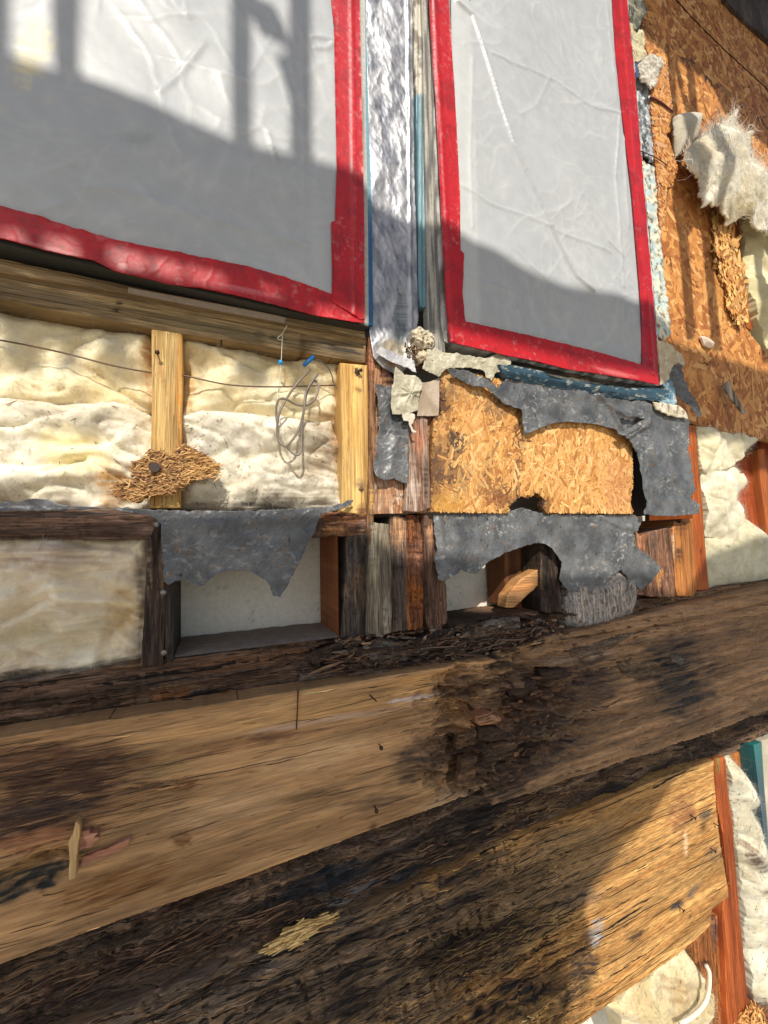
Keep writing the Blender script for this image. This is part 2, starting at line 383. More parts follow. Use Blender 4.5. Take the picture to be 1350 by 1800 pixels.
DS = 2.0        # distance of the added unseen casters that shade the wall
def shade_xz(pts, d=0, DS=DS):
    """outline of a shadow on the wall plane Y=d -> where the thing that casts it stands, on the plane Y=-DS"""
    q = W([p[0] for p in pts], [p[1] for p in pts], d); k = DS+d
    return [(a[0]-SA*k, a[2]+SB*k) for a in q]
def caster(name, pts, label, cat, col, m, d=0, t=.012, group=None, par=None, rag=0, DS=DS):
    mb = MB(); slab(mb, shade_xz(pts, d, DS), -DS, t, .04, c=L(*col), world=True, back=True, rag=rag)
    o = mb.build(name, m, par)
    if par is None: tag(o, label, cat, group)
    return o
caster("scaffold_board", [(-420, 40), (0, 108), (22, 115), (85, 138), (145, 152), (270, 200), (415, 262), (445, 273), (510, 290), (592, 308), (700, 360), (805, 420), (950, 500), (1140, 545), (1180, 577), (1350, 636), (1800, 790),
        (1800, 960), (1350, 772), (1215, 740), (1157, 668), (1000, 640), (790, 588), (640, 560), (560, 548), (470, 515), (200, 452), (0, 420), (-420, 350)],
       "wide weathered plank of the scaffold standing behind the camera", "scaffold board", (120, 100, 80), WX, -.03)  # unseen caster, its outline cut to the shadow band on the windows
caster("toe_board", [(-420, 440), (0, 500), (250, 540), (400, 566), (560, 590), (560, 618), (400, 600), (250, 575), (0, 545), (-420, 480)],
       "narrow low plank fixed under the wide scaffold plank", "scaffold board", (130, 110, 85), WX)  # unseen caster added to keep the plate in shade
for k, (lab, p) in enumerate([
        ("thick scaffold upright, outermost on the left", [(-60, -300), (22, -300), (22, 140), (-60, 140)]),
        ("scaffold upright second from the left", [(88, -300), (148, -300), (145, 170), (100, 160)]),
        ("scaffold upright left of the diagonal brace", [(405, -300), (440, -300), (446, 285), (412, 280)]),
        ("scaffold upright right of the diagonal brace", [(508, -300), (545, -300), (551, 310), (514, 300)]),
        ("slim scaffold upright in front of the strand board", [(1155, -60), (1170, -60), (1223, 600), (1207, 600)]),
        ("slim scaffold upright right of the other slim one", [(1190, -60), (1201, -60), (1268, 620), (1252, 620)]),
        ("slim scaffold upright third on the right", [(1290, 0), (1300, 0), (1352, 640), (1340, 640)])]):
    caster("scaffold_post", p, lab, "post", (140, 115, 85), WZ, -.03 if k < 4 else 0, .012, "uprights of the scaffold", DS=2. if k < 4 else 1.15)  # unseen casters shaped to give the upright shadow stripes
caster("scaffold_brace", [(418, -60), (455, -60), (480, 10), (516, 90), (532, 190), (512, 190), (486, 110), (446, 40)], "diagonal brace between two scaffold uprights", "brace", (140, 115, 85), WZ, -.03)  # unseen caster cut to the diagonal shadow on the left window
caster("scaffold_brace", [(1175, 90), (1186, 95), (1226, 240), (1216, 240)], "short slim diagonal brace of the scaffold on the right", "brace", (140, 115, 85), WZ, DS=1.15)  # unseen caster for a short slanting shadow on the strand board
for k, (a, b) in enumerate([(-40, 28), (60, 100), (150, 208), (268, 280), (328, 340), (402, 468), (500, 550)]):
    ya, yb = 425+a*.21, 425+b*.21
    caster("baluster", [(a+2, ya-8), (b-2, yb-8), (b-2, yb+150-.1*b), (a+2, ya+150-.1*a)],
           ["leftmost baluster under the scaffold plank", "second baluster from the left", "third baluster from the left", "thin fourth baluster from the left", "thin fifth baluster from the left", "wide sixth baluster from the left", "last baluster on the right under the plank"][k], "baluster", (140, 115, 85), WZ, -.02, .01, "balusters under the scaffold plank")  # unseen bars put in only to break the sunlight into patches
caster("post_clamp", [(1178, 310), (1200, 300), (1216, 345), (1218, 400), (1206, 425), (1194, 430), (1184, 380)], "clamp block on the slim scaffold upright on the right", "clamp", (120, 110, 100), WZ, DS=1.1)  # unseen caster added where the post shadow has to be wider
caster("roof_eave", [(1118, -500), (1118, 50), (1136, 72), (1175, 100), (1250, 150), (1272, 200), (1350, 262), (1550, 400), (1640, 460), (1640, -500)],
       "boarded roof eave standing high behind the camera", "eave", (110, 100, 90), WX, DS=1.3)  # unseen caster, lower edge follows the shadow line on the strand board
caster("tarpaulin", [(-420, 850), (0, 872), (200, 885), (420, 890), (600, 900), (645, 912), (690, 958), (780, 966), (850, 976), (868, 1018), (945, 1022), (957, 998), (1000, 1003), (1150, 1000), (1165, 1025), (1225, 1036), (1240, 1000), (1265, 956), (1350, 930), (1800, 840),
        (1800, 1150), (1350, 1278), (1250, 1338), (1190, 1370), (1150, 1430), (1090, 1500), (1040, 1560), (1020, 1600), (1055, 1650), (1000, 1700), (1010, 1760), (970, 1850), (900, 2000), (-420, 2500)],
       "dark tarpaulin hanging from the scaffold behind the camera", "tarpaulin", (105, 110, 120), MEM, -.03, .006)  # unseen caster, outline shaped to the big shadow over the lower boards

# ------------------------------------------------------------------ behind the framing
mb = MB()
def dry_c(x, z, px, py, E, H):
    c = mixc(L(232, 228, 216), L(214, 210, 196), fbm(x*8, z*8, 3))
    s = sm(.62, .75, fbm(x*160, z*160, 5, 3)); k = sm(.5, .75, fbm(x*10, z*10, 9))
    return mixc(c, L(70, 66, 55), s*k*.7)
slab(mb, [(-.6, .1), (3.4, .1), (3.4, 3.2), (-.6, 3.2)], .15, .012, .006, c=dry_c, world=True)
tag(mb.build("interior_panel", PAPER), "pale gypsum panel closing the wall behind the studs", "wall panel")

# ------------------------------------------------------------------ insulation
def batt_h(amp, seed, sc=1., edge=.022, wr=.3, lines=()):
    def f(x, z, px, py, E):
        h = amp*(np.sqrt(np.clip(E/edge, 0, 1))) + amp*1.3*(fbm(x*11*sc, z*14*sc, seed, 2)-.5)*1.6
        h = h+amp*.5*(fbm(x*30*sc, z*34*sc, seed+3, 2)-.5)*np.clip(E/.01, 0, 1)-amp*.35*np.exp(-np.abs(noise(x*9*sc+z*4, z*15*sc, seed+5)-.5)/.06)*np.clip(E/.01, 0, 1)
        h = h+.0006*(fbm(x*120, z*120, seed+8, 3, .5)-.5)*2
        for ln, a, wd in lines:
            q = W([p[0] for p in ln], [p[1] for p in ln], .03)[:, [0, 2]]
            h = h-a*np.exp(-(polydist(x+.006*(fbm(x*30, z*30, 5)-.5), z+.01*(fbm(x*25, z*25, 6)-.5), q)/wd)**2)
        return h
    return f
def batt_c(c1, c2, seed, spots=(), dirt=0., dirtc=(70, 55, 40)):
    def f(x, z, px, py, E, H):
        c = mixc(L(*c1), L(*c2), sm(.3, .7, fbm(x*9, z*11, seed, 4)))
        c = mixc(c, c*.93, sm(.5, .7, fbm(x*22, z*28, seed+2, 3)))
        if dirt:
            s = sm(.60, .76, fbm(x*170, z*240, seed+5, 4, .7)); k = sm(.45, .7, fbm(x*10, z*10, seed+7, 3))
            c = mixc(c, L(*dirtc), np.clip(s*k*dirt*.55, 0, .6)); c = mixc(c, L(170, 150, 120), np.clip(.25*dirt*k*sm(.5, .7, fbm(x*30, z*30, seed+9, 4)), 0, .5))
        return paint(c, px, py, spots)
    return f
CR1, CR2 = (246, 233, 198), (238, 220, 176)
def fuzz(mb, poly, d, n, ln, col, out=.5, wd=.00035):
    P = W([p[0] for p in poly], [p[1] for p in poly], d)[:, [0, 2]]; Q = densify(P, .002, 0, 1)
    k = rng.integers(0, len(Q), n); p = Q[k]; cen = P.mean(0)
    P0 = np.stack([p[:, 0], np.full(n, d-.006)+rng.random(n)*.008, p[:, 1]], 1)
    D = np.stack([(p-cen)[:, 0]*out*4, -np.full(n, .3), (p-cen)[:, 1]*out*4], 1)+rng.normal(size=(n, 3))*.45
    ribbons(mb, P0, D, ln*(.3+rng.random(n)), np.full(n, wd), rng.normal(size=n)*.5, np.tile(L(*col), (n, 1)))
def batt(name, poly, d, amp, seed, lab, c1=CR1, c2=CR2, spots=(), dirt=0., edge=.022, lines=(), res=.0025, t=.05, fz=0, sc=1., rag=.002, group=None):
    mb = MB(); slab(mb, poly, d, t, res, batt_h(amp, seed, sc, edge, lines=lines), batt_c(c1, c2, seed, spots, dirt), rag=rag, seed=seed)
    if fz: fuzz(mb, poly, d, fz, .02, c1)
    P_ = W([p[0] for p in poly], [p[1] for p in poly], d)[:, [0, 2]]; Qx = P_[:, 0]; Qz = P_[:, 1]; ar = abs(np.dot(Qx, np.roll(Qz, 1))-np.dot(Qz, np.roll(Qx, 1)))/2
    fibres_on(mb, poly, d, batt_h(amp, seed, sc, edge, lines=lines), int(min(9000, ar*90000)), batt_c(c1, c2, seed, spots, 0), (.006, .028), (.0001, .00035), None, 0, .7, .0015, .10, tilt=.12)
    if dirt >= 1:
        q = rand_in(poly, d, int(45*dirt)); n = len(q); a = rng.normal(size=n)*1.2; P_ = np.stack([q[:, 0], d-.001-batt_h(amp, seed, sc, edge, lines=lines)(q[:, 0], q[:, 1], 0, 0, polydist(q[:, 0], q[:, 1], P_, True)), q[:, 1]], 1)
        chips(mb, P_, np.stack([np.cos(a), rng.normal(size=n)*.2, np.sin(a)], 1), .002+rng.random(n)**3*.014, np.full(n, .0009), np.full(n, .0006), pick([(80, 56, 38), (120, 84, 50), (56, 44, 36)], n))
    return tag(mb.build(name, FIB), lab, "insulation", group)
IG = "pieces of cream insulation in the wall"
batt("insulation_batt", [(-150, 500), (0, 548), (150, 570), (275, 592), (275, 722), (230, 730), (150, 715), (60, 725), (0, 740), (-150, 740)], .05, .026, 11,
     "cream insulation crossed by the brown wire, left of the short nailed stud", spots=[(60, 720, 90, 12, 0, (205, 180, 130), .7), (265, 640, 12, 80, 0, (200, 150, 90), .7), (190, 690, 60, 22, 20, (225, 205, 150), .6)], dirt=.5, group=IG)
batt("insulation_batt", [(-150, 720), (0, 702), (60, 712), (130, 708), (230, 716), (268, 735), (276, 780), (276, 896), (-150, 900)], .038, .027, 21,
     "bulging cream insulation in the bay left of the splintered strand board scrap", (242, 234, 212), (234, 224, 198),
     spots=[(150, 745, 90, 20, 5, (205, 195, 175), .8), (130, 800, 70, 40, 20, (246, 232, 180), .9), (200, 855, 30, 40, 0, (215, 170, 110), .7), (50, 700, 60, 20, 10, (190, 175, 145), .6), (40, 870, 70, 20, 0, (205, 195, 165), .6)], dirt=1.0, edge=.03,
     lines=[([(60, 770), (120, 785), (200, 775)], .008, .006), ([(90, 830), (170, 800), (230, 830)], .010, .005), ([(60, 860), (160, 850)], .006, .006)], group=IG)
batt("insulation_batt", [(318, 598), (420, 612), (520, 640), (597, 640), (602, 690), (588, 748), (540, 742), (420, 735), (318, 745)], .05, .026, 31,
     "cream insulation behind the coiled cable, upper piece of the middle bay", spots=[(455, 650, 100, 18, 8, (215, 195, 150), .5), (330, 690, 14, 70, 0, (205, 165, 105), .7), (570, 735, 40, 8, 0, (165, 130, 90), .6)], dirt=.6, group=IG)
batt("insulation_batt", [(316, 740), (345, 726), (420, 728), (500, 735), (580, 742), (598, 790), (600, 896), (316, 897)], .036, .025, 41,
     "dirt-speckled cream insulation in the middle bay between the two yellow studs", (238, 231, 212), (230, 221, 198),
     spots=[(560, 800, 45, 70, 15, (150, 125, 95), .55), (520, 870, 80, 24, 0, (150, 138, 115), .6), (400, 760, 60, 20, 20, (200, 190, 172), .6), (460, 890, 150, 8, 0, (90, 85, 75), .7), (590, 760, 12, 60, 0, (170, 130, 85), .6)], dirt=2.2, edge=.03,
     lines=[([(340, 770), (420, 800), (470, 860)], .006, .01), ([(430, 740), (500, 790), (560, 800)], .005, .006)], group=IG)
batt("insulation_batt", [(-150, 945), (0, 945), (262, 945), (258, 1170), (120, 1180), (0, 1205), (-150, 1230)], .035, .026, 51,
     "greyish tan insulation in the lower left bay under the weathered block", (252, 238, 210), (240, 222, 192),
     spots=[(80, 980, 140, 30, 0, (196, 172, 150), .7), (220, 1080, 40, 70, 30, (228, 200, 150), .7), (100, 1110, 120, 40, -5, (222, 208, 176), .8), (200, 1165, 130, 14, -8, (110, 100, 84), .7), (20, 1180, 90, 14, -8, (120, 105, 88), .7), (250, 1050, 10, 110, 0, (120, 105, 90), .6)],
     dirt=.6, edge=.02, lines=[([(-60, 1100), (0, 1092), (50, 1068), (90, 1050), (130, 1062), (190, 1068), (250, 1084)], .016, .006), ([(60, 1035), (110, 1015), (180, 1028), (240, 1050)], .010, .007), ([(180, 1180), (190, 1110), (230, 1080)], .010, .007), ([(20, 990), (90, 975), (170, 985)], .006, .008), ([(60, 1150), (110, 1120), (160, 1130)], .008, .008)], group=IG)

# ------------------------------------------------------------------ wood helpers
def cracks(x, z, d, seed, n, box, ln=(.04, .3), dep=(.003, .009), wd=(.0006, .0014)):
    r = np.random.default_rng(seed); h = np.zeros(len(x))
    A = W(box[0], box[1], d); B = W(box[2], box[3], d)
    for k in range(n):
        cx = A[0]+r.random()*(B[0]-A[0]); cz = B[2]+r.random()*(A[2]-B[2]); l = ln[0]+r.random()**2*(ln[1]-ln[0]); w_ = wd[0]+r.random()*(wd[1]-wd[0]); dp = dep[0]+r.random()*(dep[1]-dep[0]); sl = r.normal()*.015
        m = (np.abs(x-cx) < l/2) & (np.abs(z-cz) < .03)
        if not m.any(): continue
        u = (x[m]-cx)/(l/2); zz = z[m]-cz-sl*(x[m]-cx)-.006*(fbm(x[m]*14, x[m]*0+k, seed, 4, .6)-.5)*2
        h[m] -= dp*np.exp(-(zz/w_)**2)*np.sqrt(np.clip(1-u*u, 0, 1))
    return h
def wood_h(axis='X', amp=.0012, seed=1, rot=0., chunk=0., warp=.4):
    def f(x, z, px, py, E):
        u, v = (x, z) if axis == 'X' else (z, x)
        wv = v+.012*warp*(fbm(u*4, v*4, seed+1, 3)-.5)*2
        h = amp*(fbm(u*5, wv*150, seed, 4)-.5)*2
        if rot:
            wv = wv+.006*(fbm(u*16, v*16, seed+2, 3)-.5)
            h = h-rot*np.clip(ridge(u*4.5, wv*42, seed+5, 4, .55)-.60, 0, 1)*5+rot*1.1*(fbm(u*7, wv*24, seed+15, 4)-.5)*2+.0009*(fbm(u*18, wv*260, seed+6, 3)-.5)*2
            h = h-rot*.9*sm(.72, .86, ridge(u*38+wv*9, wv*14, seed+21, 2))*sm(.45, .6, fbm(u*6, wv*12, seed+23))
        if chunk:
            q = fbm(u*13, wv*36, seed+9, 3); s = np.floor(q*11)/11+sm(.82, 1, (q*11) % 1)/11
            h = h+chunk*(s-.5)*5
        return h
    return f
def wood_c(c1, c2, seed, axis='X', spots=(), knots=(), dark=0., sc=1.):
    def f(x, z, px, py, E, H):
        u, v = (x, z) if axis == 'X' else (z, x)
        wv = v+.02*(fbm(u*3, v*3, seed+1, 3)-.5)
        for kx, ky, kr in knots:
            K_ = W(kx, ky, 0); ku, kv = (K_[0], K_[2]) if axis == 'X' else (K_[2], K_[0])
            dd = np.hypot((u-ku)*.45, v-kv); wv = wv+.5*kr*np.exp(-(dd/(kr*2.2))**2)*np.sign(v-kv)
        c = mixc(L(*c1), L(*c2), sm(.3, .7, fbm(u*2.2, wv*60*sc, seed, 4)))
        c = c*(1-.22*sm(.5, .7, ridge(u*1.2, wv*38*sc, seed+4, 3)))[..., None]
        c = c*(1-.15*np.exp(-np.abs(noise(u*1.1, wv*46*sc, seed+6)-.5)/.05))[..., None]*(.74+.52*fbm(u*5, v*9, seed+7, 4))[..., None]
        if dark:
            c = mixc(c, L(38, 30, 24), dark*sm(.45, .66, fbm(u*5, wv*26, seed+11, 5)))
            c = mixc(c, L(52, 38, 28), dark*.8*sm(.5, .62, fbm(u*9, wv*120, seed+12, 4)))
            c = mixc(c, c*1.9+.02, dark*.9*sm(.52, .6, fbm(u*8, wv*150, seed+13, 4)))
            c = mixc(c, L(150, 116, 80), dark*.7*sm(.56, .68, fbm(u*7, wv*34, seed+14, 5, .6)))
        c = paint(c, px, py, spots)
        for kx, ky, kr in knots:
            K_ = W(kx, ky, 0); dd = np.hypot(x-K_[0], z-K_[2])
            c = mixc(c, L(70, 42, 24), .8*np.exp(-(dd/kr)**2))
        return c
    return f
def board(name, poly, d, t, lab, c1, c2, seed, axis='X', cat="board", m=None, spots=(), knots=(), dark=0., amp=.0008, rot=0., chunk=0., res=.003, rag=0., par=None, group=None, sc=1., rnd=.0015, extra=None, world=False, hfn=None, fib=0, fln=(.008, .05), fwd=(.0002, .0009), fkeep=None, big=0, chk_shade=0, chk_shade_c=(34, 27, 22), chk_l=(.02, .2), chk_w=(.0004, .0016), hi=0, ckeep=None):
    mb = MB(); hh = hfn or wood_h(axis, amp, seed, rot, chunk)
    slab(mb, poly, d, t, res, hh, wood_c(c1, c2, seed, axis, spots, knots, dark, sc), rag=rag, seed=seed, round_=rnd, world=world)
    if extra: extra(mb)
    wc = wood_c(c1, c2, seed, axis, spots, knots, dark, sc)
    if not world:
        ar = W([p[0] for p in poly], [p[1] for p in poly], d)[:, [0, 2]]; ar = abs(np.dot(ar[:, 0], np.roll(ar[:, 1], 1))-np.dot(ar[:, 1], np.roll(ar[:, 0], 1)))/2
        nn = int(min(1100, ar*9000)); mul = lambda f: (lambda *a: wc(*a)*f)
        if not chk_shade:                                        # plain grain lines on every sound board
            drape(mb, poly, d, hh, nn, mul(.55), (.02, .22), (.0003, .0009), axis, .008, .001, .0003, .25)
            drape(mb, poly, d, hh, nn//2, mul(1.35), (.02, .15), (.0003, .0008), axis, .008, .001, .0003, .15)
    if chk_shade: drape(mb, poly, d, hh, chk_shade, chk_shade_c, chk_l, chk_w, axis, .03, .004, .0004, .25, ckeep)  # near-black strips on the surface put the shade inside cracks into colour
    if big: drape(mb, poly, d, hh, big, (26, 21, 18), (.08, .5), (.0018, .0055), axis, .02, .006, .0005, .2, ckeep, 17)  # wider strips, coloured like the dark inside of cracks
    if hi: drape(mb, poly, d, hh, hi, mul(1.7), (.01, .10), (.0004, .0014), axis, .03, .003, .0006, .3, ckeep)
    if fib: fibres_on(mb, poly, d, hh, fib, wood_c(c1, c2, seed, axis, spots, knots, dark, sc), fln, fwd, axis, .05, .12, .001, .42, fkeep)
    o = mb.build(name, m or (WX if axis == 'X' else WZ), par)
    if par is None: tag(o, lab, cat, group)
    return o
def nail(x, y, d, lab, ln=.018, head=.0035, r=.0012, dz=-.25, dx=.15, cols=(75, 60, 50), hd=True, par=None):
    P = W(x, y, d); mb = MB(); D = np.array([dx, -1, dz]); D /= np.linalg.norm(D)
    tube(mb, [P+np.array([0, .01, 0]), P+D*ln*.5, P+D*ln], r, L(*cols), 8)
    if hd: tube(mb, [P+D*(ln-.0002), P+D*(ln+.0012)], head, L(*cols), 12)
    o = mb.build("nail", METAL, par)
    return tag(o, lab) if par is not None else tag(o, lab, "nail", "rusty nails left in the framing")

Y1, Y2 = (216, 176, 112), (196, 150, 88)       # fresh yellow framing timber
# plate under the left window
board("window_sill_plate", [(-160, 446), (0, 474), (320, 530), (645, 592), (642, 637), (530, 619), (267, 577), (100, 545), (0, 524), (-160, 490)], 0., .10,
      "long weathered timber plate running under the left window", (178, 150, 104), (152, 126, 88), 101, spots=[(590, 610, 60, 12, 10, (80, 74, 64), .7), (455, 588, 10, 8, 0, (50, 36, 26), .9, .4), (480, 594, 7, 5, 0, (50, 36, 26), .9, .4), (204, 545, 7, 5, 0, (45, 34, 28), .9), (210, 533, 6, 4, 0, (45, 34, 28), .9),
             (400, 580, 150, 14, 10, (138, 126, 92), .5), (80, 520, 150, 10, 10, (120, 104, 80), .5), (532, 610, 7, 26, 0, (96, 66, 40), .6)], knots=[(590, 612, .006)], rag=.0006, cat="timber", res=.0025)
shim = board("timber_shim", [(-160, 425), (0, 455), (225, 502), (500, 556), (642, 581), (642, 594), (500, 569), (225, 516), (0, 478), (-160, 450)], -.008, .03,
      "thin tan timber strip between the left window and the plate below", (176, 150, 110), (150, 122, 84), 103, cat="timber strip", spots=[(590, 590, 60, 4, 10, (225, 175, 100), .6)], res=.0025)
mb = MB(); slab(mb, [(225, 505), (300, 519), (400, 538), (503, 558), (500, 567), (385, 546), (225, 514)], -.011, .003, .002, c=lambda x, z, px, py, E, H: mixc(L(176, 160, 144), L(150, 132, 114), fbm(x*60, z*200, 3)))
tag(mb.build("paper_strip", PAPER, shim), "pale pinkish paper strip")
# studs of the upper bays
shortstud = board("wall_stud", [(266, 577), (320, 583), (320, 700), (317, 893), (262, 893), (267, 700)], .002, .12, "short yellow stud with a bent nail, in the left half of the upper bays", (236, 198, 128), (214, 168, 96), 111, 'Z', "stud",
      spots=[(316, 720, 6, 160, 0, (200, 140, 60), .8), (272, 600, 6, 30, 0, (200, 150, 80), .5), (285, 660, 6, 24, -10, (160, 110, 60), .5)], sc=.7, res=.002)
yellowstud = board("wall_stud", [(598, 637), (646, 642), (648, 760), (648, 905), (600, 900), (602, 800)], -.001, .12, "yellow stud with two dark nail holes, left of the thin board edge", (238, 196, 122), (212, 162, 88), 113, 'Z', "stud",
      spots=[(628, 655, 5, 9, -15, (40, 26, 18), 1, .3), (635, 860, 5, 6, 0, (50, 30, 22), 1, .3), (633, 850, 12, 9, 0, (150, 120, 90), .7), (630, 685, 9, 6, 30, (110, 80, 50), .6), (622, 750, 16, 50, 0, (226, 176, 96), .5), (640, 895, 18, 10, 0, (110, 72, 44), .8)], sc=.7, res=.002)
mb = MB(); slab(mb, [(649, 588), (657, 600), (661, 640), (659, 800), (657, 920), (650, 960), (646, 920), (650, 800), (650, 660)], -.01, .10, .0015, wood_h('Z', .001, 3, .002), wood_c((176, 134, 98), (136, 98, 68), 5, 'Z', [(654, 620, 8, 40, 0, (170, 110, 84), .8), (654, 880, 6, 30, 0, (220, 170, 100), .6)]), rag=.0012)
tag(mb.build("board_edge", RZ), "thin brown layered board edge standing right of the yellow stud", "board edge")
nail(276, 622, .002, "bent nail", .014, par=shortstud)
nail(630, 652, -.001, "bent nail", .010, par=yellowstud)

# splintered strand board scrap on the short stud
def flakes(mb, poly, d, n, cols, ln=(.02, .05), wd=(.004, .010), ang=0., spread=1.2, th=.0007, lift=.0015, mi=0, world=False, tilt=.06, jit=.12):
    q = rand_in(poly, d, n, world); n = len(q)
    a = ang+rng.normal(size=n)*spread; D = np.stack([np.cos(a), rng.normal(size=n)*tilt, np.sin(a)], 1)
    N = np.tile([0., -1, 0], (n, 1))+rng.normal(size=(n, 3))*tilt
    P = np.stack([q[:, 0], d-rng.random(n)*lift, q[:, 1]], 1)
    chips(mb, P, D, ln[0]+rng.random(n)**1.5*(ln[1]-ln[0]), wd[0]+rng.random(n)*(wd[1]-wd[0]), np.full(n, th), pick(cols, n, jit), N, mi)
OC = [(214, 160, 92), (222, 172, 106), (204, 150, 84), (190, 134, 72), (210, 156, 94), (230, 186, 124), (176, 118, 62)]
sp = [(203, 850), (235, 842), (232, 815), (255, 805), (262, 790), (300, 800), (322, 782), (340, 788), (360, 800), (378, 815), (384, 832), (350, 838), (330, 850), (300, 868), (262, 872), (240, 884), (200, 872)]
mb = MB(); slab(mb, sp, -.012, .012, .002, lambda x, z, px, py, E: .004*(fbm(x*60, z*90, 3)-.3), wood_c((176, 128, 72), (150, 100, 54), 9), rag=.003)
flakes(mb, sp, -.014, 1500, [(196, 150, 92), (166, 120, 70), (212, 170, 112), (136, 96, 56), (104, 68, 40), (150, 108, 64)], (.006, .02), (.0006, .0018), .1, .6, .0004, .005, tilt=.12)
flakes(mb, [(330, 790), (384, 815), (384, 840), (330, 845)], -.018, 160, [(196, 150, 92), (212, 170, 112)], (.010, .026), (.0008, .002), .15, .4, .0005, .008, tilt=.4)
pn = W(272, 822, -.022); tube(mb, [pn+[0, .006, 0], pn+[0, -.003, 0]], .0075, L(60, 48, 40), 14)
tag(mb.build("strand_board_scrap", OSB, smooth=False), "torn splintery scrap of strand board nailed across the short stud", "board scrap")

# ------------------------------------------------------------------ wires
mb = MB(); tube(mb, spline(pxline([(-80, 590, .012), (0, 598, .012), (110, 620, .004), (200, 643, .006), (268, 655, .01), (322, 660, .01), (400, 676, .004), (480, 680, .004), (560, 678, .016), (592, 677, .03)])), .0013, L(96, 72, 52), 8)
tag(mb.build("wire", VINYL), "thin brown wire running across both upper bays of insulation", "wire")
t = empty("string_with_bead", W(493, 640, 0), "thin white string hanging with a small blue bead", "string")
mb = MB(); tube(mb, spline(pxline([(505, 572, -.004), (497, 586, -.005), (496, 600, -.006), (494, 640, 0), (490, 680, .01), (488, 705, .01), (492, 740, .008), (499, 775, .008), (508, 790, .008)])), .0007, L(228, 224, 212), 6)
tube(mb, spline(pxline([(497, 586, -.006), (488, 595, -.007), (497, 598, -.006)])), .0006, L(228, 224, 212), 6)
mb.build("string", VINYL, t)
mb = MB(); c0 = W(493, 637, 0); th = np.linspace(0, math.pi, 9); tube(mb, [c0+[0, 0, .0045*math.cos(a)] for a in th], .0045, L(40, 150, 215), 12, taper=np.sin(th)*.9+.1)
mb.build("bead", VINYL, t)
t = empty("coiled_cable", W(520, 700, -.01), "loosely coiled thin grey cable hanging in front of the insulation", "cable")
R7 = lambda pts, d: [(440+u/5.295, 560+v/5.295, d+(.004*math.sin(k*1.7))) for k, (u, v) in enumerate(pts)]
mb = MB()
tube(mb, spline(pxline(R7([(560, 470), (440, 600), (340, 740), (270, 880), (250, 1020), (265, 1130), (320, 1185), (390, 1130), (450, 1030), (490, 900), (510, 760), (545, 640), (600, 580), (635, 640), (600, 750), (530, 805), (430, 800), (330, 750), (260, 760), (240, 880), (255, 1010)], -.006))), .0021, L(126, 114, 102), 8)
tube(mb, spline(pxline(R7([(630, 515), (560, 610), (515, 700), (500, 850), (480, 1000), (475, 1150), (470, 1240), (430, 1272), (370, 1230), (330, 1180)], -.012))), .0020, L(122, 112, 102), 8)
mb.build("cable", VINYL, t)
t2 = empty("wire_connector", W(543, 634, -.008), "small blue wire connector on a dark wire loop under the plate", "connector")
mb = MB(); tube(mb, pxline([(534, 643, -.008), (541, 636, -.009), (551, 627, -.01)]), .0042, L(38, 120, 190), 10, taper=[.8, 1, .9]); mb.build("connector_body", VINYL, t2)
mb = MB(); tube(mb, spline(pxline([(550, 632, -.008), (563, 634, -.006), (576, 645, 0), (584, 662, .01), (586, 672, .02), (596, 688, .02)])), .0011, L(90, 80, 66), 8); mb.build("wire", VINYL, t2)

# ------------------------------------------------------------------ black membrane pieces
def mem_h(seed, amp=.004, folds=(), d=0):
    def f(x, z, px, py, E):
        h = amp*(fbm(x*14, z*14, seed, 4)-.5)*2+.0010*(ridge(x*50, z*50, seed+4, 4)-.5)+.014*np.exp(-E/.007)*(fbm(x*28, z*28, seed+6, 3)-.38)+.0012*np.exp(-np.abs(noise(x*20+z*6, z*16, seed+7)-.5)/.03)+.0009*np.exp(-np.abs(noise(x*33-z*20, z*26, seed+8)-.5)/.035)
        for ln, a, wd in folds:
            q = W([p[0] for p in ln], [p[1] for p in ln], d)[:, [0, 2]]
            h = h+a*np.exp(-(polydist(x, z, q)/wd)**2)
        return h
    return f
def mem_c(seed, c1=(74, 76, 79), c2=(98, 100, 102), sc=1., dust=.8):
    def f(x, z, px, py, E, H):
        c = mixc(L(*c1), L(*c2), sm(.3, .7, fbm(x*18, z*18, seed)))
        wx = x+.02*(fbm(x*25, z*25, seed+31)-.5); wz = z+.02*(fbm(x*25, z*25, seed+33)-.5)
        s = sm(.57, .66, fbm(wx*60*sc, wz*95*sc, seed+3, 5, .65)); k = sm(.42, .62, fbm(x*11, z*11, seed+5, 3))
        c = mixc(c, L(168, 166, 160), s*k*dust*.6); c = mixc(c, L(150, 150, 148), .28*dust*np.clip(np.exp(-np.abs(noise(x*33-z*20, z*26, seed+8)-.5)/.035)*k, 0, 1))
        c = mixc(c, L(128, 130, 130), .25*dust*sm(.45, .65, fbm(wx*9, wz*9, seed+6, 3)))
        c = mixc(c, L(130, 100, 72), sm(.66, .74, fbm(x*60, z*60, seed+11, 3))*.35)
        return mixc(c, L(25, 24, 24), sm(.80, .83, fbm(x*110, z*80, seed+13, 2))*.9)
    return f
def membrane(poly, d, t, lab, seed, amp=.004, folds=(), par=None, rag=.0025, res=.002, c=None, dust=.8, skew=(0, 0)):
    res = .0014; t = .0008
    mb = MB(); slab(mb, poly, d, t, res, mem_h(seed, amp, folds, d), c or mem_c(seed, dust=dust), rag=rag, back=True, seed=seed, skew=skew)
    return tag(mb.build("membrane_piece", MEM), lab, "membrane", "torn pieces of black membrane")
R5 = lambda pts: reg(0, 860, 1.985, pts)
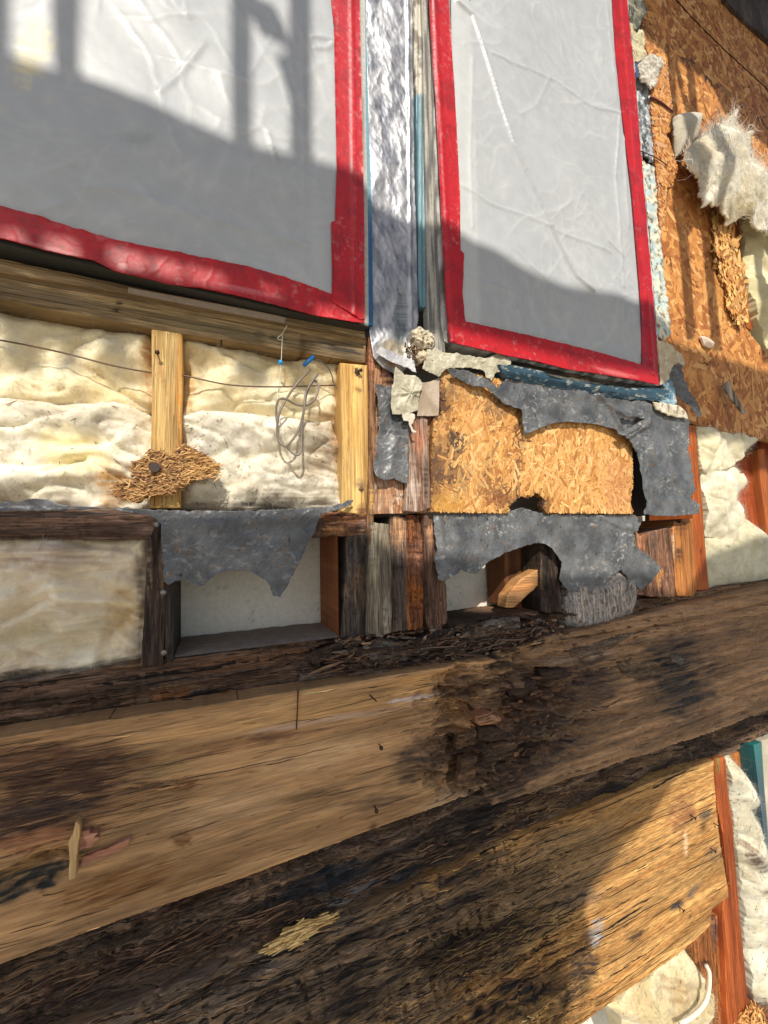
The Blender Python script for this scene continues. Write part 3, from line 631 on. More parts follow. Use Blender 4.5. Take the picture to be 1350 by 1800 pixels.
membrane([(190, 892), (300, 897), (420, 898), (565, 893), (600, 885), (622, 877), (615, 890), (580, 900), (562, 905), (552, 935), (545, 950), (538, 962), (530, 978), (505, 1030), (492, 1050), (480, 1046), (472, 1024), (455, 1012), (437, 1003), (400, 1003), (378, 1010), (360, 1026), (345, 1031), (322, 1018), (296, 1027), (288, 1022), (284, 960), (283, 920), (262, 906), (215, 900)],
         -.014, .0014, "torn black membrane hanging over the open lower bay, in shade", 201, folds=[([(375, 922), (450, 915), (555, 905)], .003, .012)], dust=.55)
membrane([(-150, 870), (0, 883), (60, 877), (85, 878), (105, 887), (190, 893), (130, 897), (0, 899), (-150, 902)], -.012, .0014, "narrow black membrane lip on the block at the far left", 203, amp=.002, dust=.3, rag=.0012)
R4 = lambda pts: reg(620, 560, 1.849, pts)
membrane(R4([(300, 165), (360, 168), (400, 180), (440, 205), (470, 225), (500, 195), (600, 210), (700, 228), (760, 240), (820, 245), (850, 262), (950, 270), (1000, 300), (1030, 290), (1060, 300), (1075, 322), (1095, 335), (1088, 420), (1100, 500), (1108, 560), (1095, 580), (1127, 605), (1125, 634), (1040, 642), (985, 641), (945, 636), (955, 600), (938, 520), (922, 440), (892, 400), (850, 362), (790, 343), (700, 336), (655, 340), (610, 355), (560, 378), (552, 350), (543, 296), (520, 290), (480, 268), (440, 232), (420, 225), (390, 222), (355, 200), (325, 188)]),
         -.034, .0016, "big torn black membrane curving round the strand board under the right window", 205, amp=.005,
         folds=[(R4([(790, 250), (850, 300), (960, 330), (950, 350), (880, 390)]), .008, .008), (R4([(960, 340), (980, 480), (1000, 630)]), .004, .01), (R4([(560, 250), (620, 240), (800, 260)]), .003, .012), (R4([(830, 290), (880, 370), (920, 430)]), .006, .006)], dust=1.0)
bigmem = bpy.data.objects["membrane_piece.002"]
mb = MB(); slab(mb, R4([(876, 306), (915, 312), (948, 300), (968, 318), (958, 346), (925, 370), (890, 392), (862, 372), (905, 352), (938, 330), (918, 322), (880, 330)]), -.046, .0008, .0013, mem_h(221, .004, [(R4([(880, 318), (940, 316), (930, 350), (880, 380)]), .006, .005)], -.046), mem_c(221, dust=.9), rag=.001, back=True)
mb.build("flap", MEM, bigmem)
membrane(R4([(70, 212), (130, 222), (180, 260), (182, 400), (180, 500), (178, 540), (160, 532), (130, 520), (100, 528), (72, 512), (66, 480), (85, 350), (82, 280)]), -.02, .0014, "small black membrane hanging left of the clear tape, below the foil", 207, folds=[(R4([(100, 260), (140, 380), (120, 500)]), .004, .01)])
R6 = lambda pts: reg(620, 860, 1.849, pts)
membrane(R6([(262, 86), (330, 82), (500, 76), (545, 60), (600, 74), (640, 82), (920, 84), (936, 110), (930, 135), (912, 140), (912, 182), (940, 200), (996, 245), (998, 258), (975, 290), (940, 330), (900, 300), (870, 262), (840, 280), (800, 340), (700, 330), (668, 290), (680, 240), (655, 205), (630, 180), (600, 174), (560, 182), (500, 205), (440, 235), (400, 275), (380, 272), (350, 262), (320, 285), (300, 300), (280, 295), (262, 230), (272, 190), (262, 130)]),
         -.012, .0015, "sunlit black membrane band below the strand board, with an arch torn out", 209, folds=[(R6([(280, 100), (300, 280)]), .004, .008), (R6([(800, 90), (870, 120), (910, 130)]), .003, .006)], dust=1.15)

# ------------------------------------------------------------------ windows
def crease(x, z, lines, d):
    h = 0*x
    for k, (ln, a, wd) in enumerate(lines):
        q = W([p[0] for p in ln], [p[1] for p in ln], d)[:, [0, 2]]
        xx = x+.004*(fbm(x*20, z*20, 77+k, 3)-.5); zz = z+.004*(fbm(x*20, z*20, 99+k, 3)-.5)
        dd = polydist(xx, zz, q); h = h+a*np.exp(-(dd/wd))
    return h
WD = -.035
def film_veins(x, z, seed):
    wx = x+.05*(fbm(x*7, z*7, seed+9, 3)-.5); wz = z+.05*(fbm(x*7, z*7, seed+10, 3)-.5); v = 0
    for k, (a, f, wd) in enumerate([(.5, 9, .035), (2.1, 13, .03), (1.2, 21, .04), (2.7, 30, .05), (.1, 17, .03)]):
        u = wx*math.cos(a)+wz*math.sin(a); w_ = wz*math.cos(a)-wx*math.sin(a)
        m = sm(.5, .68, noise(u*3+k*5, w_*5, seed+k+40))
        v = v+np.exp(-np.abs(noise(u*f*.35, w_*f, seed+k+20)-.5)/wd)*m*(1-.12*k)
    return v
def film_h(seed, lines, amp=.0016):
    def f(x, z, px, py, E):
        h = amp*3.6*(fbm(x*5+z*2, z*3-x, seed, 2)-.5)*2+.0012*(fbm(x*16+z*5, z*9-x*4, seed+60, 3)-.5)+.0014*film_veins(x, z, seed)+.0004*(fbm(x*60, z*60, seed+5, 3)-.5)
        return h*sm(.008, .05, E)-.0012*(1-sm(.0, .02, E))+crease(x, z, lines, WD)*sm(.004, .02, E)
    return f
def film_c(seed, spots=()):
    def f(x, z, px, py, E, H):
        c = mixc(L(172, 176, 179), L(182, 185, 186), fbm(x*5, z*5, seed))
        c = mixc(c, L(206, 208, 206), .30*np.clip(film_veins(x, z, seed-10), 0, 1))
        c = mixc(c, L(196, 196, 190), .35*sm(.55, .7, fbm(x*40, z*40, seed+30, 5, .65))*sm(.45, .65, fbm(x*5, z*5, seed+31)))
        return paint(c, px, py, spots)
    return f
def red_c(seed, spots=()):
    def f(x, z, px, py, E, H):
        c = mixc(L(196, 36, 44), L(178, 30, 40), fbm(x*30, z*30, seed))
        c = mixc(c, L(206, 120, 120), .5*sm(.56, .7, fbm(x*70, z*70, seed+2, 5, .65))*sm(.45, .6, fbm(x*9, z*9, seed+8)))
        c = mixc(c, L(120, 30, 34), .4*sm(.5, .7, fbm(x*18, z*18, seed+9, 4)))
        c = mixc(c, L(90, 60, 54), .7*sm(.68, .74, fbm(x*150, z*150, seed+12, 3)))
        return paint(c, px, py, spots)
    return f
def tape_h(seed):
    return lambda x, z, px, py, E: .0006+.0007*(fbm(x*14, z*14, seed, 3)-.5)+.0005*np.exp(-np.abs(noise(x*28+z*9, z*22, seed+3)-.5)/.03)+.0004*(fbm(x*120, z*120, seed+4, 3)-.5)+.0015*np.exp(-E/.003)*np.clip(fbm(x*40, z*40, seed+6)-.45, 0, 1)*4
def part(name, poly, d, t, res, h, c, m, par, rag=0, back=False, seed=1, rnd=0):
    mb = MB(); slab(mb, poly, d, t, res, h, c, rag=rag, back=back, seed=seed, round_=rnd); return mb.build(name, m, par)

lw = empty("taped_window", W(600, 560, WD), "left window covered in milky plastic with red tape, shadows of posts across it", "window")
part("window_frame", [(-330, -260), (641, -400), (642, 0), (643, 200), (647, 400), (648, 574), (500, 545), (353, 512), (166, 468), (0, 430), (-330, 362)], WD+.006, .036, .01, None,
     lambda x, z, px, py, E, H: mixc(L(60, 60, 56), L(190, 188, 180), np.clip(sm(632, 635, px)*(1-sm(566, 570, py)), 0, 1)), VINYL, lw)
part("plastic_sheet", [(-330, -260), (600, -400), (600, 0), (603, 200), (605, 400), (600, 535), (433, 480), (282, 448), (121, 410), (0, 375), (-330, 300)], WD, .002, .004,
     film_h(301, [([(280, 160), (330, 110), (360, 75)], .003, .003), ([(140, 330), (210, 335), (270, 355), (420, 400), (540, 430)], .003, .004), ([(60, 375), (130, 355)], .002, .004), ([(470, 230), (480, 260), (485, 285)], .0035, .0025), ([(550, 62), (588, 70)], .005, .004), ([(555, 80), (575, 85), (588, 75)], .004, .003), ([(325, 0), (330, 30)], .002, .003), ([(490, 40), (440, 130)], .002, .004), ([(533, 60), (535, 500)], .0012, .003)]),
     film_c(311, [(55, 90, 36, 60, 20, (216, 206, 170), .8), (243, 243, 30, 16, 0, (140, 152, 148), .35), (562, 420, 26, 180, 0, (188, 191, 192), .5)]), POLY, lw)
part("tape_strip", [(-330, 275), (0, 362), (60, 378), (121, 398), (200, 421), (282, 438), (433, 468), (500, 487), (584, 517), (640, 548), (641, 568), (630, 567), (560, 556), (504, 541), (420, 520), (353, 506), (300, 500), (201, 476), (166, 458), (80, 440), (0, 418), (-330, 340)], WD-.0015, .001, .002, tape_h(321), red_c(321, [(215, 470, 10, 8, 0, (225, 150, 150), .6), (430, 510, 60, 5, 12, (205, 120, 125), .5), (100, 440, 60, 4, 15, (215, 130, 130), .6)]), TAPE, lw, rag=.0012, seed=3)
part("tape_strip", [(582, -400), (582, 0), (587, 45), (589, 151), (592, 302), (589, 388), (582, 391), (584, 480), (583, 530), (634, 562), (641, 560), (640, 378), (636, 201), (632, 0), (631, -400)], WD-.003, .001, .002,
     lambda x, z, px, py, E: tape_h(331)(x, z, px, py, E)+.002*np.exp(-((px-(617+.012*py))/4)**2), red_c(331, [(622, 260, 4, 220, -1, (215, 90, 95), .5)]), TAPE, lw, rag=.0006, seed=4)
# reflective strip along the frame's right side and a blue spacer in the gap
rw = empty("taped_window", W(960, 640, WD), "right window covered in creased milky plastic with red tape", "window")
R2 = lambda pts: reg(580, 0, 1.753, pts)
part("window_frame", [(741, -400), (1095, -500), (1107, 0), (1130, 285), (1157, 600), (1160, 678), (1080, 667), (1000, 651), (890, 626), (785, 603), (780, 598), (775, 560), (765, 300), (757, 0)], WD+.006, .036, .008, None,
     lambda x, z, px, py, E, H: mixc(L(120, 118, 112), L(205, 205, 200), sm(.4, .6, fbm(x*30, z*10, 5))), VINYL, rw)
film_r = [(788, -400), (1078, -500), (1084, 0), (1098, 200), (1125, 480), (1146, 630), (1128, 642), (1000, 610), (900, 588), (812, 570), (806, 440), (796, 200)]
part("plastic_sheet", film_r, WD, .002, .0035,
     film_h(341, [(R2([(380, 0), (440, 40), (500, 240), (560, 440), (680, 700), (760, 850), (810, 900)]), .009, .004), (R2([(500, 160), (600, 210), (700, 250), (800, 320), (890, 350)]), .003, .003),
                  (R2([(400, 570), (500, 630), (580, 660), (680, 700), (860, 780)]), .003, .003), (R2([(890, 350), (880, 560), (890, 760), (905, 880)]), .006, .003), (R2([(905, 420), (918, 700)]), .004, .003), (R2([(640, 150), (680, 230), (640, 320), (590, 350)]), .002, .004),
                  (R2([(420, 860), (470, 870), (560, 900), (590, 980)]), .003, .003), (R2([(600, 30), (640, 130), (700, 200)]), .002, .004), (R2([(440, 180), (430, 500), (440, 700)]), .003, .004), (R2([(850, 0), (880, 300)]), .003, .004), (R2([(790, 640), (850, 740), (900, 790)]), .003, .003), (R2([(385, 300), (400, 600)]), .003, .006), (R2([(560, 760), (700, 900), (820, 940)]), .002, .004)], .0022),
     lambda x, z, px, py, E, H: mixc(film_c(351)(x, z, px, py, E, H), L(204, 206, 204), .55*np.clip(1-sm(822, 832, px-.03*py)+sm(1092, 1100, px-.09*py), 0, 1)), POLY, rw)
part("tape_strip", R2([(303, -600), (305, 0), (316, 200), (325, 300), (345, 700), (358, 950), (368, 1052), (440, 1070), (420, 1000), (415, 985), (408, 900), (413, 782), (402, 770), (400, 600), (385, 300), (365, 0), (362, -600)]), WD-.003, .001, .002,
     lambda x, z, px, py, E: tape_h(361)(x, z, px, py, E)+.0022*np.exp(-((px-(763+.055*py))/4)**2), red_c(361, [(764, 120, 3, 160, -2, (210, 150, 150), .6)]), TAPE, rw, rag=.0006, seed=5)
part("tape_strip", R2([(868, -700), (870, 0), (880, 180), (900, 350), (930, 600), (950, 850), (958, 950), (962, 1130), (1010, 1170), (1006, 1052), (985, 800), (960, 500), (935, 200), (915, 0), (905, -700)]), WD-.003, .001, (.004, .003),
     lambda x, z, px, py, E: tape_h(371)(x, z, px, py, E)+.003*np.exp(-((px-(1092+.085*py))/3)**2), red_c(371), TAPE, rw, rag=.0006, seed=6)
part("tape_strip", R4([(310, 0), (330, 5), (375, 12), (530, 45), (700, 85), (800, 110), (940, 150), (990, 170), (996, 216), (900, 196), (800, 180), (700, 165), (600, 140), (500, 120), (400, 96), (315, 76)]), WD-.0045, .001, .002, tape_h(381),
     red_c(381, [(760, 645, 60, 5, 12, (210, 120, 120), .4), (1080, 655, 40, 6, 12, (215, 110, 110), .6)]), TAPE, rw, rag=.0008, seed=7)

# ------------------------------------------------------------------ between the windows
def foil_h(x, z, px, py, E): wx = x+.02*fbm(x*25, z*25, 4); return .006*(ridge(wx*16, z*8, 61, 3, .5)-.5)+.0011*(ridge(wx*50, z*30+x*20, 62, 2, .5)-.5)+.004*(fbm(x*22, z*9, 63, 2)-.5)+.003*np.exp(-((px-(716+.01*py))/3)**2)
mb = MB(); slab(mb, [(650, -400), (718, -400), (724, 0), (728, 300), (735, 560), (722, 640), (700, 660), (672, 645), (655, 628), (650, 590), (650, 560), (648, 300), (643, 0)], -.012, .003, .0015, foil_h,
     lambda x, z, px, py, E, H: paint(mixc(L(196, 196, 198), L(150, 153, 160), sm(.4, .7, fbm(x*30, z*20, 7))), px, py, [(690, 620, 30, 24, 0, (205, 185, 150), .8), (695, 635, 16, 10, 0, (200, 140, 70), .6), (704, 560, 14, 60, 0, (120, 130, 130), .6), (668, 640, 16, 6, 10, (235, 230, 220), .7)]), rag=.001, back=True)
tag(mb.build("foil_strip", FOIL), "crumpled silver foil strip between the two taped windows", "foil")
mb = MB(); slab(mb, [(633, -400), (636, 0), (641, 210), (645, 380), (647, 570), (656, 572), (654, 380), (648, 210), (643, 0), (642, -400)], -.02, .02, .002, c=lambda x, z, px, py, E, H: mixc(L(120, 160, 175), L(40, 100, 150), sm(330, 420, py)))
tag(mb.build("blue_spacer", VINYL), "very thin blue strip between the left window and the foil", "spacer")
mb = MB(); slab(mb, [(719, -400), (726, 0), (731, 160), (737, 520), (739, 540), (751, 540), (748, 300), (745, 160), (741, 0), (737, -400)], -.018, .016, .002,
     lambda x, z, px, py, E: .002*np.cos(px*.9)+.0008*(fbm(x*60, z*20, 4)-.5),
     lambda x, z, px, py, E, H: mixc(mixc(L(196, 190, 172), L(120, 110, 90), sm(.45, .6, fbm(x*40, z*25, 12))), mixc(L(110, 152, 162), L(86, 122, 134), fbm(x*40, z*10, 8)), sm(160, 172, py)))
tag(mb.build("spacer_strip", VINYL), "pale blue ribbed strip beside the right window, cream above", "spacer")
mb = MB(); slab(mb, [(737, -400), (741, 0), (745, 160), (748, 300), (752, 560), (758, 640), (784, 640), (778, 560), (768, 300), (759, 0), (752, -400)], -.026, .02, .002, wood_h('Z', .001, 4),
     lambda x, z, px, py, E, H: mixc(L(112, 110, 104), L(176, 172, 160), sm(.4, .6, fbm(x*120, z*6, 8))))
tag(mb.build("grey_channel", VINYL), "dark grey gap channel left of the right window's red tape", "channel")
# crumpled leftovers below the foil
mb = MB(); R4b = lambda pts: reg(630, 540, 7.94, pts)
slab(mb, R4b([(740, 330), (830, 280), (900, 330), (1060, 410), (1070, 470), (1010, 570), (900, 590), (800, 520), (750, 430)]), -.03, .02, .0012, lambda x, z, px, py, E: .008*np.sqrt(np.clip(E/.008, 0, 1))+.010*(ridge(x*20, (z+.4*x)*110, 3, 3)-.5)+.006*(fbm(x*160, z*160, 3, 4, .7)-.5), lambda x, z, px, py, E, H: mixc(L(214, 204, 180), L(120, 104, 84), sm(.45, .68, fbm(x*130, z*130, 5, 4, .7))), rag=.004)
slab(mb, R4b([(820, 640), (900, 600), (960, 650), (940, 740), (870, 770), (820, 720)]), -.03, .02, .0012, lambda x, z, px, py, E: .007*np.sqrt(np.clip(E/.006, 0, 1))+.008*(fbm(x*150, z*150, 5, 4, .7)-.5), lambda x, z, px, py, E, H: mixc(L(210, 196, 168), L(130, 108, 84), sm(.45, .68, fbm(x*130, z*130, 8, 4, .7))), rag=.004)
tag(mb.build("sealant_lump", FIB), "crumbly cream sealant lumps in the gap below the foil strip", "sealant")
mb = MB()
slab(mb, R4b([(640, 440), (700, 460), (760, 560), (850, 620), (1000, 700), (1020, 800), (900, 880), (760, 800), (680, 740), (640, 600)]), -.012, .01, .0015, lambda x, z, px, py, E: .012*(fbm(x*80, z*80, 3, 4)-.5), mem_c(8, (120, 96, 72), (80, 62, 48), dust=.6), rag=.002)
flakes(mb, R4b([(650, 480), (760, 560), (1000, 720), (1000, 800), (760, 800), (650, 640)]), -.018, 120, [(150, 120, 90), (206, 194, 168), (100, 78, 58)], (.003, .012), (.001, .004), .5, 1.2, .001, .014, tilt=.6)
tag(mb.build("debris_clump", RX), "brown clump of crumbled dirt under the foil strip", "debris")
def clear_h(seed, amp, centre=None, n=9):
    def f(x, z, px, py, E):
        h = amp*(ridge(x*30, z*30, seed, 5, .6)-.5)*2+amp*.8*(fbm(x*18, z*18, seed+2)-.5)*2
        if centre is not None:
            P = W(centre[0], centre[1], -.03); a = np.arctan2(z-P[2], x-P[0]); r = np.hypot(x-P[0], z-P[2])
            h = h+amp*1.2*np.cos(a*n+3*noise(a*2, r*20, seed))*np.exp(-r/.02)+.006*np.exp(-r/.006)
        return h
    return f
def clear_piece(poly, d, seed, lab, amp=.003, centre=None, col=((196, 190, 168), (168, 162, 140)), rag=.0015, n=9):
    mb = MB(); slab(mb, poly, d, .0008, .0013, clear_h(seed, amp, centre, n), lambda x, z, px, py, E, H: mixc(L(*col[0]), L(*col[1]), sm(.3, .7, fbm(x*30, z*30, seed))), rag=rag, back=True, seed=seed)
    return tag(mb.build("plastic_scrap", POLY), lab, "plastic scrap", "scraps of clear plastic and paper")
clear_piece(R4b([(840, 1060), (1000, 1040), (1130, 980), (1130, 1300), (1120, 1515), (980, 1520), (820, 1520), (835, 1300)]), -.022, 401, "flat hazy plastic patch on the strand board, right of the puckered one", .0012, col=((186, 170, 152), (160, 142, 122)), rag=.0006)
clear_piece(R4b([(500, 900), (520, 830), (570, 890), (640, 950), (760, 950), (860, 1010), (900, 1080), (850, 1200), (820, 1440), (760, 1470), (640, 1500), (560, 1500), (470, 1500), (455, 1400), (460, 1110), (490, 1050)]), -.032, 403, "puckered clear plastic patch with a pinched centre, below the foil", .0035, (720, 693))
clear_piece(R4b([(610, 1500), (700, 1460), (780, 1500), (790, 1560), (770, 1600), (740, 1640), (770, 1720), (800, 1747), (740, 1747), (700, 1600), (620, 1580)]), -.034, 405, "little white torn paper tail under the puckered plastic patch", .003, rag=.003, col=((225, 220, 205), (200, 190, 170)))
clear_piece(reg(620, 560, 1.849, [(240, 100), (270, 95), (290, 110), (370, 120), (430, 130), (470, 112), (515, 140), (505, 160), (460, 180), (450, 205), (430, 190), (425, 170), (380, 160), (300, 165), (280, 190), (250, 175), (225, 165)]), -.03, 407, "crumpled whitish plastic strip hanging under the right window's left corner", .004, rag=.003)
clear_piece(R4b([(240, 640), (330, 700), (470, 780), (560, 810), (700, 860), (800, 920), (780, 760), (660, 700), (500, 640), (300, 560)]), -.024, 409, "silvery torn flap along the lower end of the foil strip", .003, rag=.003, col=((205, 205, 205), (160, 160, 165)))

# blue sill gasket below the right window
mb = MB()
gp = R4([(470, 150), (520, 152), (620, 170), (640, 190), (740, 205), (800, 215), (900, 225), (1028, 226), (1034, 262), (980, 268), (880, 262), (800, 250), (700, 232), (600, 214), (500, 192)])
slab(mb, gp, -.036, .03, .0015, lambda x, z, px, py, E: .003*np.sin((z+.0*x)*1400)+.002*(fbm(x*40, z*60, 3)-.5), lambda x, z, px, py, E, H: mixc(mixc(L(70, 104, 124), L(44, 74, 92), fbm(x*30, z*90, 5)), L(196, 196, 184), sm(.6, .68, fbm(x*40, z*80, 9))*.7), rag=.0015)
tag(mb.build("sill_gasket", VINYL), "blue ribbed gasket strip under the right window", "gasket")
mb = MB()
slab(mb, R4([(500, 120), (560, 128), (640, 150), (720, 172), (820, 190), (985, 214), (985, 228), (900, 228), (740, 207), (620, 176), (520, 156)]), -.02, .02, .0015, wood_h('X', .002, 3, .003), wood_c((90, 84, 74), (60, 54, 46), 3, dark=.5, spots=[(1000, 665, 60, 3, 10, (220, 214, 200), .7)]), rag=.002)
tag(mb.build("dirt_ledge", RX), "dark grimy ledge between the right window and the blue gasket", "ledge")

# ------------------------------------------------------------------ strand board centre panel and its left strips
def osb_panel(name, poly, d, t, lab, n, seed, c1=(196, 146, 88), c2=(164, 112, 60), cols=OC, spots=(), ang=0., spread=1.3, ln=(.018, .055), wd=(.004, .011), res=.003, rag=.001, cut=None, hfn=None):
    mb = MB(); slab(mb, poly, d, t, res, hfn or (lambda x, z, px, py, E: .0004*(fbm(x*60, z*60, seed, 3)-.5)), wood_c(c1, c2, seed, 'X', spots), rag=rag, seed=seed)
    pp = W([p[0] for p in poly], [p[1] for p in poly], d)[:, [0, 2]]
    q = rand_in(pp, d, n, True); n = len(q)
    l = ln[0]+rng.random(n)**1.4*(ln[1]-ln[0]); E = polydist(q[:, 0], q[:, 1], pp, True); l = np.minimum(l, E*1.7+.004)
    wd_ = np.minimum(wd[0]+rng.random(n)*(wd[1]-wd[0]), l*.5)
    a = ang+rng.normal(size=n)*spread; D = np.stack([np.cos(a), rng.normal(size=n)*.008, np.sin(a)], 1)
    P = np.stack([q[:, 0], d-.0012-rng.random(n)*.0009, q[:, 1]], 1)
    cc = pick(cols, n, .07); X_, Y_ = PX(P); cc = paint(cc, X_, Y_, spots)
    chips(mb, P, D, l, wd_, np.full(n, .0003), cc, np.tile([0., -1, 0], (n, 1))+rng.normal(size=(n, 3))*.012, jag=.12)
    return tag(mb.build(name, OSB, smooth=False), lab, "strand board")
cp = [(772, 640), (800, 650), (900, 670), (1020, 720), (1110, 770), (1112, 850), (1108, 880), (1113, 903), (962, 902), (950, 890), (954, 876), (944, 866), (928, 876), (915, 872), (900, 884), (893, 890), (896, 902), (757, 900), (758, 800), (762, 735), (775, 730)]
cs = [(772, 700, 20, 60, 1, (96, 66, 46), 1, .8), (766, 840, 18, 60, 1, (100, 70, 50), 1, .8), (795, 830, 26, 20, 1, (96, 72, 54), .9), (910, 780, 5, 130, 1, (110, 76, 50), 1), (800, 780, 18, 26, 1, (80, 60, 46), 1), (870, 860, 40, 12, 35, (110, 70, 44), 1), (930, 885, 40, 20, 1, (70, 48, 32), 1), (790, 700, 22, 20, 0, (90, 62, 44), .7), (775, 790, 14, 26, 0, (84, 66, 52), .7), (798, 785, 12, 18, 20, (84, 68, 54), .6), (862, 810, 10, 14, 0, (90, 72, 58), .6), (815, 845, 14, 26, 0, (96, 70, 50), .5), (835, 700, 60, 10, 25, (110, 80, 56), .6), (1085, 850, 26, 50, 0, (190, 128, 84), .5), (860, 872, 40, 8, 35, (140, 82, 50), .8), (790, 885, 34, 16, 0, (190, 140, 60), .6), (880, 720, 18, 20, 0, (110, 82, 60), .5)]
osb_panel("strand_board", cp, -.02, .012, "sunlit golden strand board panel under the right window", 4200, 501, spots=cs, ln=(.02, .09), wd=(.002, .009), ang=1.25, spread=.75)
# backing coloured dark for the shade in the gap at its right edge
board("wall_stud", [(1100, 700), (1150, 700), (1155, 905), (1100, 905)], .03, .1, "dark stud seen in the gap right of the golden strand board", (80, 60, 44), (54, 40, 30), 515, 'Z', "stud")
ls = [(660, 640), (700, 645), (758, 690), (762, 735), (757, 800), (756, 860), (759, 901), (657, 903), (658, 800), (662, 720)]
def strip_c(x, z, px, py, E, H):
    c = mixc(L(176, 128, 92), L(146, 108, 82), fbm(x*50, z*8, 4)); c = mixc(c, L(214, 200, 184), sm(.55, .7, fbm(x*80, z*40, 9, 4))*.6*sm(730, 780, py)); return paint(c, px, py, [(690, 660, 22, 22, 0, (60, 28, 16), .85), (672, 880, 30, 20, 0, (190, 150, 118), .6), (730, 780, 14, 40, 0, (170, 120, 90), .7), (740, 850, 10, 40, 0, (90, 70, 60), .7)])
mb = MB(); slab(mb, ls, -.006, .012, .0018, wood_h('Z', .0015, 6, .003), strip_c, rag=.0012)
tag(mb.build("sheathing_strip", RZ), "weathered brown sheathing strip between the yellow stud and the strand board", "sheathing")
board("batten", [(717, 722), (752, 735), (754, 800), (756, 865), (758, 892), (735, 900), (712, 898), (716, 850), (717, 800)], -.018, .012, "vertical whitish-brown batten left of the strand board", (150, 112, 90), (186, 160, 142), 507, 'Z', "batten", m=RZ, spots=[(735, 770, 16, 30, 0, (176, 120, 92), .7), (725, 860, 14, 30, 0, (206, 186, 168), .6), (748, 850, 6, 50, 0, (80, 62, 50), .7)], rag=.0012, rot=.0015, res=.0015)

# ------------------------------------------------------------------ lower framing
board("fire_block", [(-150, 892), (0, 900), (200, 897), (262, 903), (282, 918), (268, 934), (262, 948), (130, 947), (0, 947), (-150, 945)], -.004, .12, "grey-brown weathered block above the lower left bay", (150, 116, 96), (112, 88, 72), 601, cat="timber", m=RX, rot=.002, rag=.0015, dark=.3,
      spots=[(80, 905, 200, 6, 0, (96, 84, 78), .8), (150, 942, 160, 5, 0, (84, 56, 40), .7), (255, 925, 20, 16, 0, (150, 120, 104), .6)], res=.002)
blackstud = board("wall_stud", [(259, 946), (276, 925), (287, 922), (290, 1020), (286, 1172), (246, 1172), (252, 1100), (257, 1000)], -.006, .13, "nearly black rotten stud between the two lower left bays", (92, 74, 62), (62, 50, 44), 603, 'Z', "stud", m=RZ, rot=.003, rag=.001, dark=.5, spots=[(262, 1000, 5, 60, 0, (150, 124, 104), .7)], res=.0018)
board("wall_stud", [(289, 1000), (305, 1005), (305, 1160), (300, 1166), (288, 1168)], -.001, .13, "narrow charcoal stud edge with nail heads by the open lower bay", (76, 66, 60), (56, 48, 44), 605, 'Z', "stud", m=RZ, rot=.002, res=.0018)
for k, (x, y, lab) in enumerate([(276, 921, "dark nail head"), (287, 1040, "pale nail head"), (288, 1145, "pale nail head")]):
    nail(x, y, -.008, lab, .004, .0045, cols=(150, 146, 138), par=blackstud)
board("timber_block", [(566, 896), (645, 905), (648, 930), (640, 940), (625, 942), (566, 942)], .0, .11, "reddish rotten block end at the top of the open bay", (150, 100, 68), (104, 70, 48), 607, cat="timber", m=RX, rot=.004, rag=.003, dark=.4, res=.002, spots=[(590, 932, 24, 8, 0, (196, 140, 90), .7), (640, 925, 12, 14, 0, (140, 112, 98), .7), (600, 905, 34, 6, 0, (70, 36, 22), .7)])
charstud = board("wall_stud", [(610, 942), (645, 938), (645, 1118), (630, 1126), (600, 1124), (606, 1050), (610, 1000)], .0, .145, "grey charred stud whose orange side faces the open lower bay", (92, 82, 74), (66, 58, 52), 609, 'Z', "stud", m=RZ, rot=.003, rag=.001, dark=.45, res=.0018)
mb = MB(); P0 = W(610, 945, .0); P0[0] = min(P0[0], W(600, 1124, 0)[0], W(606, 1050, 0)[0], W(610, 1000, 0)[0])-.0012; P1 = W(604, 1120, .0)
q = np.array([[P0[0]-.001, -.0, P1[2]-.01], [P0[0]-.001, .145, P1[2]-.01], [P0[0]-.001, .145, P0[2]+.004], [P0[0]-.001, -.0, P0[2]+.004]])
ny, nz = 40, 60; a, b = np.meshgrid(np.linspace(0, 1, ny), np.linspace(0, 1, nz), indexing='ij'); a = a.ravel(); b = b.ravel()
PP = np.stack([np.full(a.shape, P0[0]-.002)-.001*fbm(a*20, b*4, 3), .004+a*.138, P1[2]-.01+b*(P0[2]-P1[2]+.014)], 1); i = (np.arange(ny-1)[:, None]*nz+np.arange(nz-1)).ravel()
F0 = np.stack([i, i+nz, i+nz+1, i+1], 1)
mb.add(PP, F0, wood_c((186, 112, 62), (160, 92, 50), 4, 'X')(a*.14, b*.2, a*0, a*0, None, None)); mb.add(PP+[.0015, 0, 0], F0[:, ::-1], L(150, 90, 50))
tag(mb.build("stud_side", WZ, charstud), "orange side of the stud")
SG = "short studs bunched together under the strand board"
board("wall_stud", [(650, 916), (668, 920), (684, 921), (688, 1000), (689, 1112), (668, 1120), (647, 1119), (648, 1000)], -.010, .13, "pale speckled stud, front of the bunched short studs", (150, 138, 118), (118, 106, 90), 611, 'Z', "stud", m=RZ, rot=.0015, rag=.0008, group=SG, res=.0015, spots=[(658, 980, 8, 60, 0, (190, 178, 150), .6), (680, 1080, 8, 40, 0, (190, 180, 160), .5)])
board("wall_stud", [(685, 908), (700, 905), (715, 912), (716, 1000), (717, 1108), (690, 1112), (688, 1000)], .006, .12, "stud lit at its top and charred below, right of the pale speckled stud", (138, 118, 104), (104, 88, 78), 613, 'Z', "stud", m=RZ, rot=.002, rag=.0012, group=SG, res=.0015, spots=[(700, 935, 16, 30, 0, (196, 150, 110), .7), (698, 990, 14, 20, 0, (66, 58, 54), .7)])
